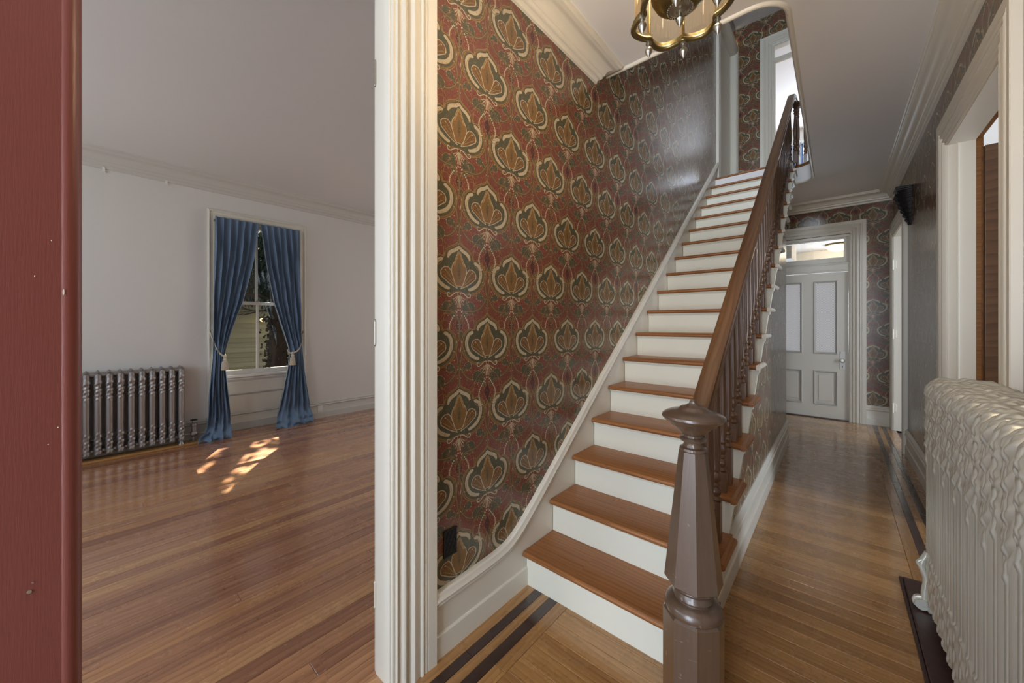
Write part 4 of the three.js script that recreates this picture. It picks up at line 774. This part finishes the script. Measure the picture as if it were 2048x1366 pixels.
  mesh('foot', foot((N - 1) * W), M.silver, t);
  const pd = thing('floor_pad', 'dark brown wooden pad on the hall floor under the silver radiator', 'pad');
  mesh('pad', rbx(0.276, 0.583, 0.0, 0.02, 0.75, 2.945, 0.006), M.pad, pd);
  mesh('edge_strip', rbx(0.262, 0.276, 0.0, 0.012, 0.75, 2.955, 0.004), M.pad, pd);
}
// ------------------------------------------------------------------ open front door beside the camera
{
  const wood = canvasTex(512, 1024, (c, W, H) => {
    c.fillStyle = '#764038'; c.fillRect(0, 0, W, H);
    for (let i = 0; i < 2600; i++) { c.globalAlpha = 0.05; c.fillStyle = rnd() < 0.5 ? '#66352e' : '#864a40'; c.fillRect(rnd() * W, rnd() * H, 1 + rnd() * 2, 30 + rnd() * 160); }
    c.globalAlpha = 1;
  });
  wood.repeat.set(1.5, 0.5);
  const paint = phys({ map: wood, roughness: 0.38, bumpMap: TX.fine, bumpScale: 0.0003 });
  const t = thing('front_door', 'open front door painted brownish red, its edge close to the camera at left', 'door', V(-1.16, 0.01, -1.04));
  const L = 1.032, H = 2.55;
  const sl = (d0, d1, y0, y1) => rbx(-0.024, 0.024, y0, y1, d0, d1, 0.004);
  mesh('stile', [sl(L - 0.15, L - 0.016, 0, H)], paint, t);
  mesh('stile', [sl(0, 0.14, 0, H)], paint, t);
  mesh('edge_bead', [put(new THREE.CylinderGeometry(0.018, 0.018, H, 16), 0.008, H / 2, L - 0.012), rbx(-0.024, 0.012, 0, H, L - 0.02, L, 0.006)], paint, t);
  for (const [y0, y1] of [[0, 0.25], [0.95, 1.15], [2.4, H]]) mesh('rail', [sl(0.13, L - 0.14, y0, y1)], paint, t);
  for (const [y0, y1] of [[0.24, 0.96], [1.14, 2.41]]) mesh('panel', [rbx(-0.012, 0.012, y0, y1, 0.13, L - 0.14, 0.004), rbx(-0.02, 0.02, y0 + 0.06, y1 - 0.06, 0.2, L - 0.21, 0.01)], paint, t);
  // a filled-in lock hole and flakes of missing paint
  mesh('lock_plug', [put(lathe([[0, 0], [0.0036, 0.0], [0.003, 0.0015], [0, 0.002]], 14).rotateZ(-Math.PI / 2), 0.024, 0.89, L - 0.058), put(lathe([[0, 0], [0.0018, 0.0], [0.0014, 0.001], [0, 0.0012]], 10).rotateZ(-Math.PI / 2), 0.024, 0.905, L - 0.054)], M.pewter, t);
  const chips = [[0.017, 1.452, 0.006, 0.0015], [0.032, 1.55, 0.0012, 0.001], [0.024, 1.19, 0.0012, 0.001], [0.052, 1.48, 0.0015, 0.001], [0.036, 1.16, 0.001, 0.001]];
  mesh('paint_chip', chips.map(([o, y, a, b]) => { const g = new THREE.SphereGeometry(1, 8, 6); g.scale(0.0006, a, b); return put(g, o < 0.02 ? 0.0262 : 0.0245, y, L - o); }), M.cord, t).userData.kind = 'stuff';
}

// ------------------------------------------------------------------ hanging lantern
{
  const lx = -0.345, ld = 1.148, y0 = 2.305;
  const t = thing('lantern', 'brass scalloped hall lantern with curved glass and candle bulbs hanging from the ceiling', 'lantern', V(lx, 0, ld));
  const N6 = 6, rot = 0.32, cr = 0.106;
  // scalloped outline: six outward lobes meeting in six inner points
  const outline = (scale = 1, n = 14) => {
    const o = [];
    for (let k = 0; k < N6; k++) {
      const a0 = rot + k * Math.PI / 3, a1 = a0 + Math.PI / 3, p0 = [cr * Math.cos(a0), cr * Math.sin(a0)], p1 = [cr * Math.cos(a1), cr * Math.sin(a1)];
      const am = (a0 + a1) / 2, mid = [Math.cos(am), Math.sin(am)];
      for (let i = 0; i < n; i++) { const q = i / n, bul = Math.sin(q * Math.PI) ** 0.8 * 0.040; o.push([(lerp(p0[0], p1[0], q) + mid[0] * bul) * scale, (lerp(p0[1], p1[1], q) + mid[1] * bul) * scale]); }
    }
    return o;
  };
  const ringAt = (y, scale, r) => { const pts = outline(scale).map(([x, z]) => new THREE.Vector3(x, y, z)); return tube(pts, r, 240, 10, true); };
  const band = (y, h, s) => { const p = outline(s); return sweep([[-0.003, -h], [0.003, -h], [0.003, h], [-0.003, h]], p.map(([x, z]) => new THREE.Vector3(x, y, z)), UP, { closed: true, crease: 0.6 }); };
  mesh('rim', [ringAt(y0, 1, 0.0085), band(y0 + 0.006, 0.011, 1.0)], M.darkBrass, t);
  mesh('rim', [ringAt(y0 + 0.44, 1, 0.0085), band(y0 + 0.434, 0.011, 1.0)], M.darkBrass, t);
  const amber = phys({ color: lin('#fff2d8'), transmission: 1, thickness: 0, roughness: 0.03, ior: 1.7 });
  const out = outline(0.985, 14);
  for (let k = 0; k < N6; k++) {
    const g = grid(14, 2, (u, v) => { const i = (k * 14 + Math.round(u * 14)) % out.length; return new THREE.Vector3(out[i][0], y0 + 0.01 + 0.42 * v, out[i][1]); });
    mesh('glass_panel', g, amber, t);
    const a = rot + k * Math.PI / 3, x = cr * Math.cos(a), z = cr * Math.sin(a);
    mesh('rod', put(new THREE.CylinderGeometry(0.0045, 0.0045, 0.44, 10), x * 1.03, y0 + 0.22, -z * 1.03), M.brass, t);
    const fin = mesh('finial', lathe([[0, -0.052], [0.003, -0.046], [0.009, -0.036], [0.012, -0.027], [0.011, -0.022], [0.008, -0.019], [0.005, -0.015], [0.005, -0.010], [0.009, -0.007], [0.009, -0.002], [0.006, 0.004], [0, 0.004]], 18), M.pewter, t);
    fin.position.set(x * 1.05, y0 - 0.006, z * 1.05);
    // scrolled arm from the upper rim to the stem
    const b = new THREE.Vector3(x, y0 + 0.445, z);
    mesh('arm', tube([b, new THREE.Vector3(x * 1.05, y0 + 0.50, z * 1.05), new THREE.Vector3(x * 0.6, y0 + 0.58, z * 0.6), new THREE.Vector3(x * 0.12, y0 + 0.62, z * 0.12)], 0.006, 20, 8), M.darkBrass, t);
  }
  // dished pan with a beaded boss and its finial
  const pan = mesh('pan', lathe([[0, 0.012], [0.02, 0.004], [0.03, 0.002], [0.05, 0.012], [0.068, 0.028], [0.078, 0.046], [0.080, 0.054], [0.076, 0.055], [0.066, 0.036], [0.03, 0.014], [0, 0.018]], 48), M.darkBrass, t);
  pan.position.set(0, y0 + 0.016, 0);
  const beads = []; for (let i = 0; i < 30; i++) { const a = i / 30 * 6.2832; beads.push(new THREE.SphereGeometry(0.0026, 8, 6).translate(0.034 * Math.cos(a), 0.001, 0.034 * Math.sin(a))); }
  mesh('beaded_boss', [...beads, lathe([[0, -0.004], [0.012, -0.006], [0.026, -0.002], [0.032, 0.002], [0, 0.006]], 36)], M.pewter, pan);
  mesh('finial', lathe([[0, -0.05], [0.003, -0.044], [0.009, -0.034], [0.012, -0.026], [0.009, -0.02], [0.005, -0.016], [0.006, -0.008], [0.012, -0.004], [0, 0]], 18).translate(0, -0.002, 0), M.pewter, pan);
  mesh('stem', [put(new THREE.CylinderGeometry(0.008, 0.008, 0.62, 12), 0, y0 + 0.33, 0)], M.brass, t);
  const linkGeo = new THREE.TorusGeometry(0.014, 0.003, 6, 14).scale(0.75, 1.35, 1);
  for (let i = 0; i < 9; i++) { const l = mesh('chain_link', linkGeo, M.darkBrass, t); l.position.y = y0 + 0.655 + i * 0.031; l.rotation.y = i % 2 ? Math.PI / 2 : 0; }
  mesh('canopy', put(lathe([[0, -0.05], [0.012, -0.045], [0.014, -0.035], [0.05, -0.02], [0.062, -0.005], [0.062, 0], [0, 0]], 32), 0, HC, 0), M.darkBrass, t);
  const ivory = phys({ color: lin('#e9d9b4'), roughness: 0.5 }), flame = std({ color: lin('#fff0d8'), emissive: new THREE.Color(1.0, 0.74, 0.42), emissiveIntensity: 6, roughness: 0.4 });
  for (let k = 0; k < 3; k++) {
    const a = 0.25 + k * 2.0944, x = 0.07 * Math.cos(a), z = 0.07 * Math.sin(a);
    const c = mesh('candle', [lathe([[0, 0.06], [0.024, 0.064], [0.022, 0.074], [0.0095, 0.078], [0.0095, 0.20], [0, 0.202]], 18)], ivory, t); c.position.set(x, y0, z);
    mesh('cup', lathe([[0, 0.052], [0.012, 0.05], [0.026, 0.066], [0.024, 0.069], [0, 0.062]], 18), M.brass, c);
    mesh('bulb', lathe([[0, 0.2], [0.008, 0.202], [0.016, 0.222], [0.0175, 0.238], [0.012, 0.262], [0.004, 0.284], [0, 0.288]], 18), flame, c);
    const p = new THREE.PointLight(new THREE.Color(1.0, 0.84, 0.66), 0.78, 0, 2);
    p.position.set(x + lx, y0 + 0.238, z - ld); p.castShadow = true; p.shadow.radius = 0.8; p.shadow.mapSize.set(512, 512); scene.add(p);
  }
}

// ------------------------------------------------------------------ small fittings
{
  // filigree cover plate low on the wallpaper
  const t = thing('outlet_plate', 'small dark filigree metal plate low on the patterned wallpaper', 'plate', V(XL + 0.001, 0.45, 1.048));
  mesh('plate', rbx(0, 0.004, -0.058, 0.058, -0.036, 0.036, 0.002), M.black, t);
  const o = []; for (let i = 0; i < 9; i++) { const p = []; for (let k = 0; k <= 12; k++) { const q = k / 12; p.push(new THREE.Vector3(0.006, -0.05 + 0.1 * q, -0.028 + i * 0.007 + 0.006 * Math.sin(q * 14 + i * 1.9))); } o.push(tube(p, 0.0014, 24, 5)); }
  o.push(rbx(0.003, 0.007, 0.052, 0.058, -0.036, 0.036, 0.001), rbx(0.003, 0.007, -0.058, -0.052, -0.036, 0.036, 0.001), rbx(0.003, 0.007, -0.058, 0.058, 0.031, 0.036, 0.001), rbx(0.003, 0.007, -0.058, 0.058, -0.036, -0.031, 0.001));
  mesh('filigree', o, M.black, t);
  const w = thing('wall_outlet', 'white electric outlet plate on the grey baseboard right of the curtains', 'outlet', V(PXW + 0.012, 0.145, 2.315));
  mesh('plate', rbx(0, 0.006, -0.056, 0.056, -0.036, 0.036, 0.002), M.white, w);
  mesh('socket', [rbx(0.004, 0.008, 0.008, 0.04, -0.017, 0.017, 0.004), rbx(0.004, 0.008, -0.04, -0.008, -0.017, 0.017, 0.004)], M.white, w);
  // picture hooks left on the cornice
  for (const [d, l] of [[0.14, 'left of the two tiny white picture hooks under the grey cornice'], [0.625, 'right of the two tiny white picture hooks under the grey cornice']]) {
    const h = thing('picture_hook', l, 'hook', V(PXW + 0.012, 3.02, d));
    mesh('hook', [rbx(0, 0.004, -0.03, 0.03, -0.012, 0.012, 0.002), put(new THREE.TorusGeometry(0.012, 0.003, 6, 12, 3.6).rotateY(Math.PI / 2), 0.006, -0.028, 0)], M.white, h);
  }
  // carved black corbel at the far doorway
  const c = thing('corbel', 'carved black scroll bracket high on the right wall at the far doorway', 'bracket', V(XR, 0, 5.62));
  const cg = grid(24, 40, (u, v) => {
    const y = lerp(2.43, 2.80, v), out = table([[0, 0.012], [0.12, 0.03], [0.3, 0.045], [0.45, 0.062], [0.6, 0.078], [0.8, 0.098], [1, 0.112]], v)[0], wd = table([[0, 0.02], [0.3, 0.05], [0.7, 0.08], [1, 0.1]], v)[0];
    const a = u * Math.PI, rel = 0.006 * Math.sin(v * 46 + Math.abs(u - 0.5) * 9) + 0.007 * noise.noise(u * 9, v * 14, 5);
    return new THREE.Vector3(-(out + rel) * Math.pow(Math.sin(a), 0.6), y, (u - 0.5) * 2 * wd + 0.004 * Math.sin(v * 60));
  });
  mesh('carved_body', [cg], M.black, c);
  mesh('abacus', [rbx(-0.118, 0, 2.795, 2.82, -0.105, 0.105, 0.006), rbx(-0.108, 0, 2.78, 2.797, -0.095, 0.095, 0.004)], M.black, c);
  const leaves = []; for (const s of [-1, 0, 1]) for (let k = 0; k < 6; k++) { const v = k / 6, y = 2.46 + 0.3 * v, o = table([[0, 0.02], [0.5, 0.07], [1, 0.115]], v)[0]; leaves.push(tube([new THREE.Vector3(-o, y, s * (0.012 + 0.05 * v)), new THREE.Vector3(-o - 0.016, y + 0.02, s * (0.016 + 0.055 * v)), new THREE.Vector3(-o - 0.01, y + 0.045, s * (0.012 + 0.05 * v))], 0.007, 8, 6)); }
  mesh('acanthus_leaf', leaves, M.black, c);
}

// ------------------------------------------------------------------ kitchen behind the end door
{
  const K0 = DE + 0.15, K1 = 10.7, kc = 3.02;
  struct('wall_kitchen_back', wall('d', K1, K1 + 0.2, -2.2, 2.6, 0, kc, [[-1.15, 0.45, 0.9, 2.1]]), M.plaster);
  struct('wall_kitchen_left', wall('x', -2.2, -2.0, K0, K1 + 0.2, 0, kc), M.plaster);
  struct('wall_kitchen_right', wall('x', 2.3, 2.5, K0, K1 + 0.2, 0, kc), M.plaster);
  struct('wall_kitchen_front', [wall('d', K0, K0 + 0.03, -2.2, XL - 0.115, 0, kc), wall('d', K0, K0 + 0.03, XR + 0.15, 2.6, 0, kc)], M.plaster);
  struct('ceiling_kitchen', bx(-2.2, 2.6, kc, kc + 0.2, K0, K1 + 0.2), M.ceiling);
  struct('floor_kitchen', bx(-2.2, 2.6, -0.1, 0.0, K0, K1 + 0.2), M.trimGrey);
  struct('trim_8', bx(-2.0, -0.62, 2.62, kc, 8.6, 9.7), M.plaster, 'boxed soffit under the kitchen ceiling');
  const t = thing('ceiling_light', 'glass dome ceiling light seen through the transom over the end door', 'light', V(0.03, kc, 10.0));
  mesh('rim', lathe([[0, 0], [0.2, 0], [0.205, -0.012], [0.198, -0.03], [0.185, -0.034], [0, -0.03]], 40), M.brass, t);
  mesh('dome', lathe([[0.188, -0.032], [0.178, -0.07], [0.14, -0.115], [0.08, -0.14], [0, -0.15]], 40), std({ color: lin('#fff4e0'), emissive: new THREE.Color(1, 0.86, 0.66), emissiveIntensity: 1.3, roughness: 0.4 }), t);
  const p = new THREE.PointLight(new THREE.Color(1, 0.84, 0.62), 1.5, 0, 2); p.position.copy(V(0.03, kc - 0.09, 10.0)); p.castShadow = true; p.shadow.radius = 3; scene.add(p);
}

// ------------------------------------------------------------------ upstairs back room seen through the doorway
{
  const K0 = DE + 0.15, K1 = 12;
  struct('wall_upper_back', wall('d', K1, K1 + 0.2, -2.2, 2.6, F2, HC2, [[-0.66, 0.45, 4.3, 6.02]]), M.plaster);
  struct('wall_upper_left', wall('x', -2.2, -2.0, K0, K1 + 0.2, F2, HC2), M.plaster);
  struct('wall_upper_right', wall('x', 2.4, 2.6, K0, K1 + 0.2, F2, HC2), M.plaster);
  struct('wall_upper_front', [wall('d', K0, K0 + 0.03, -2.2, XL - 0.1, F2, HC2), wall('d', K0, K0 + 0.03, XR + 0.15, 2.6, F2, HC2)], M.plaster);
  struct('ceiling_upper', bx(-2.2, 2.6, HC2, HC2 + 0.1, K0, K1 + 0.2), M.ceiling);
  struct('floor_upper', bx(-2.2, 2.6, HC + 0.02, F2, K0 + 0.1, K1 + 0.2), OAKF[1]);
  struct('wall_upper_hall_front', bx(XL - 0.2, XR + 0.2, HC, F2, -1.35, -1.1), M.plaster);
  const stripes = canvasTex(256, 64, (c, W, H) => { c.fillStyle = '#dcdcd8'; c.fillRect(0, 0, W, H); for (const [x, w, k] of [[10, 40, '#3f5f94'], [70, 14, '#7e97bd'], [100, 30, '#4b6a9c'], [150, 12, '#8fa5c6'], [180, 46, '#3f5f94'], [238, 8, '#8fa5c6']]) { c.fillStyle = k; c.fillRect(x, 0, w, H); } });
  const cl = phys({ map: stripes, roughness: 0.9, side: THREE.DoubleSide, transmission: 0.3, thickness: 0 });
  const t = thing('striped_curtain', 'blue and white striped curtain with a white ruffled heading in the upstairs back room', 'curtain', V(-0.8, 0, 11.93));
  mesh('rod', [new THREE.CylinderGeometry(0.01, 0.01, 0.5, 10).rotateZ(Math.PI / 2).translate(0, 5.985, 0), rbx(-0.2, -0.18, 5.97, 6.0, -0.01, 0.075, 0.003)], M.pewter, t);
  mesh('panel', grid(60, 12, (u, v) => { const p = new THREE.Vector3(lerp(-0.2, 0.2, u), lerp(4.1, 6.0, v), 0.02 * Math.sin(u * 34)); p.u = u * 1.6; p.v = v; return p; }), cl, t);
  mesh('ruffle', grid(80, 4, (u, v) => new THREE.Vector3(lerp(-0.21, 0.21, u), lerp(5.96, 6.06, v) + 0.012 * Math.sin(u * 40) * v, 0.012 + 0.014 * Math.sin(u * 60))), std({ color: lin('#eeeeea'), roughness: 0.8, side: THREE.DoubleSide }), t);
}

// ------------------------------------------------------------------ garden outside the parlour window
{
  const grass = struct('ground', bx(-30, PXW - 0.32, -0.6, -0.5, -14, 20), std({ color: lin('#262a1f'), roughness: 0.95 }), 'grass outside the window');
  struct('ground_001', bx(-30, 12, -0.62, -0.5, -20, DF - 0.3), std({ color: lin('#7f7c72'), roughness: 0.95 }));
  const h = thing('shed', 'grey-green clapboard outbuilding behind the ivy trunk outside the window', 'shed', V(-10.4, -0.5, 2.6));
  const siding = [['#97a28d', 0.8], ['#909b86', 0.8], ['#9faa95', 0.8]].map(([c, r]) => std({ color: lin(c), roughness: r }));
  mesh('shell', bx(-3, -0.03, 0, 3.3, -4.5, 4.5), siding[1], h);
  const bd = sweep([[0, 0], [0.034, 0], [0.008, 0.113], [0, 0.113]], [V(0, 0, 4.5), V(0, 0, -4.5)], UP);
  for (let i = 0; i < 29; i++) { const m = mesh('clapboard', bd, siding[i % 3], h); m.position.set(-0.03, i * 0.113, 0); m.rotation.x = rr(-0.0015, 0.0015); }
  mesh('roof', [sweep([[0.35, 0], [0.35, 0.05], [-1.6, 1.2], [-3.3, 0.05], [-3.3, 0], [-1.6, 1.12]], [V(0, 3.25, 4.8), V(0, 3.25, -4.8)], UP)], std({ color: lin('#55524c'), roughness: 0.9 }), h);
  const wl = thing('wall_lamp', 'small glowing lamp on the clapboards seen through the lower window pane', 'lamp', V(-10.33, 1.5, 2.78));
  mesh('backplate', rbx(-0.05, 0.0, -0.05, 0.07, -0.03, 0.03, 0.006), M.black, wl);
  mesh('globe', put(new THREE.SphereGeometry(0.045, 16, 12), 0.05, 0, 0), std({ color: lin('#ffe2b0'), emissive: new THREE.Color(1, 0.68, 0.32), emissiveIntensity: 2.2 }), wl);
  mesh('cap', put(new THREE.ConeGeometry(0.05, 0.04, 14), 0.05, 0.06, 0), M.black, wl);
  const wp = new THREE.PointLight(new THREE.Color(1, 0.65, 0.3), 0.03, 0, 2); wp.position.copy(V(-10.28, 1.5, 2.78)); wp.castShadow = true; scene.add(wp);

  // ivy-grown trunk with a leafy crown
  const tr = thing('ivy_tree', 'dark tree trunk overgrown with ivy outside the right window panes', 'tree', V(-8.15, -0.5, 2.46));
  const bark = std({ color: lin('#353027'), roughness: 0.95 });
  mesh('trunk', grid(20, 50, (u, v) => { const a = u * 6.2832, y = v * 6.2, r = lerp(0.155, 0.10, v) * (1 + 0.12 * noise.noise(Math.cos(a) * 2, y * 1.4, Math.sin(a) * 2) + 0.07 * Math.sin(a * 7 + y)); return new THREE.Vector3(r * Math.cos(a) + 0.05 * Math.sin(y * 0.8), y, r * Math.sin(a)); }), bark, tr);
  const leafShape = new THREE.Shape(); leafShape.moveTo(0, 0); leafShape.quadraticCurveTo(0.6, 0.2, 0.35, 0.7); leafShape.quadraticCurveTo(0.15, 0.8, 0, 1.1); leafShape.quadraticCurveTo(-0.15, 0.8, -0.35, 0.7); leafShape.quadraticCurveTo(-0.6, 0.2, 0, 0);
  const leafGeo = new THREE.ShapeGeometry(leafShape, 3);
  const inst = (name, n, mat, parent, place, geo = leafGeo) => {
    const im = new THREE.InstancedMesh(geo, mat, n); im.name = name; im.userData.kind = 'stuff'; im.castShadow = im.receiveShadow = true; parent.add(im);
    const o = new THREE.Object3D(); for (let i = 0; i < n; i++) { place(o, i); o.updateMatrix(); im.setMatrixAt(i, o.matrix); } return im;
  };
  const leafM = (c, tr2 = 0.3) => phys({ color: lin(c), roughness: 0.7, side: THREE.DoubleSide, transmission: tr2, thickness: 0 });
  inst('ivy', 1300, leafM('#232c1c'), tr, (o) => { const y = Math.pow(rnd(), 1.3) * 2.0 + 0.2, a = rnd() * 6.28, r = 0.14 + Math.pow(rnd(), 3) * 0.13; o.position.set(r * Math.cos(a), y, r * Math.sin(a)); o.rotation.set(rr(-1.2, 1.2), rnd() * 6.28, rr(-0.8, 0.8)); o.scale.setScalar(rr(0.035, 0.075)); });
  const br = []; const branch = (p, dir, len, r, depth) => { const q = p.clone().addScaledVector(dir, len); const m = p.clone().lerp(q, 0.5).add(new THREE.Vector3(rr(-0.1, 0.1), rr(-0.05, 0.1), rr(-0.1, 0.1)).multiplyScalar(len)); br.push(tube([p, m, q], r, 8, 5)); if (depth > 0) for (let i = 0; i < 3; i++) branch(i ? m : q, dir.clone().add(new THREE.Vector3(rr(-0.7, 0.7), rr(-0.6, 0.5), rr(-0.8, 0.8))).normalize(), len * rr(0.55, 0.75), r * 0.6, depth - 1); };
  branch(new THREE.Vector3(0, 2.35, 0.05), new THREE.Vector3(0.15, 0.12, 0.9).normalize(), 0.55, 0.022, 3);
  branch(new THREE.Vector3(0, 2.15, 0.05), new THREE.Vector3(0.1, -0.15, 0.9).normalize(), 0.5, 0.014, 3);
  branch(new THREE.Vector3(0, 5.2, 0), new THREE.Vector3(-0.3, 0.6, -0.3).normalize(), 1.2, 0.05, 3);
  branch(new THREE.Vector3(0, 5.4, 0), new THREE.Vector3(0.3, 0.6, 0.4).normalize(), 1.1, 0.05, 3);
  mesh('branch', br, bark, tr);
  inst('crown', 1750, leafM('#55663a', 0.45), tr, (o) => { let p; do p = new THREE.Vector3(rr(-1, 1), rr(-1, 1), rr(-1, 1)); while (p.lengthSq() > 1); const k = noise.noise(p.x * 2.6, p.y * 2.6, p.z * 2.6); o.position.set(p.x * 1.6 - 0.6 + k * 0.5, 6.0 + p.y * 1.1 + k * 0.4, p.z * 1.7 - 0.6); o.rotation.set(rnd() * 6, rnd() * 6, rnd() * 6); o.scale.setScalar(rr(0.09, 0.17)); });
  const ev = thing('evergreen', 'blue-green evergreen boughs seen through the upper window sash', 'shrub', V(-9.5, -0.5, 2.4));
  mesh('trunk', put(new THREE.CylinderGeometry(0.04, 0.09, 3.6, 10), -0.4, 1.8, 1.5), bark, ev);
  const needle = new THREE.ConeGeometry(0.12, 1, 4, 1).translate(0, 0.5, 0);
  inst('bough', 5200, std({ color: lin('#2c443d'), roughness: 0.9 }), ev, (o) => { const y = 2.35 + Math.pow(rnd(), 0.8) * 1.5, a = rnd() * 6.28, r = Math.sqrt(rnd()) * lerp(1.5, 0.9, (y - 2.3) / 1.5) * (0.8 + 0.3 * noise.noise(y * 3, a * 2, 1)); o.position.set(r * Math.cos(a) * 0.5, y + 0.12 * noise.noise(a * 3, y, 2) - 0.1 * r, r * Math.sin(a) * 1.1); o.rotation.set(rr(0.4, 1.9) * Math.sin(a) , -a, rr(-1.9, -0.4)); o.scale.set(0.16, rr(0.10, 0.26), 0.16); }, needle);
}
renderer.render(scene, camera);
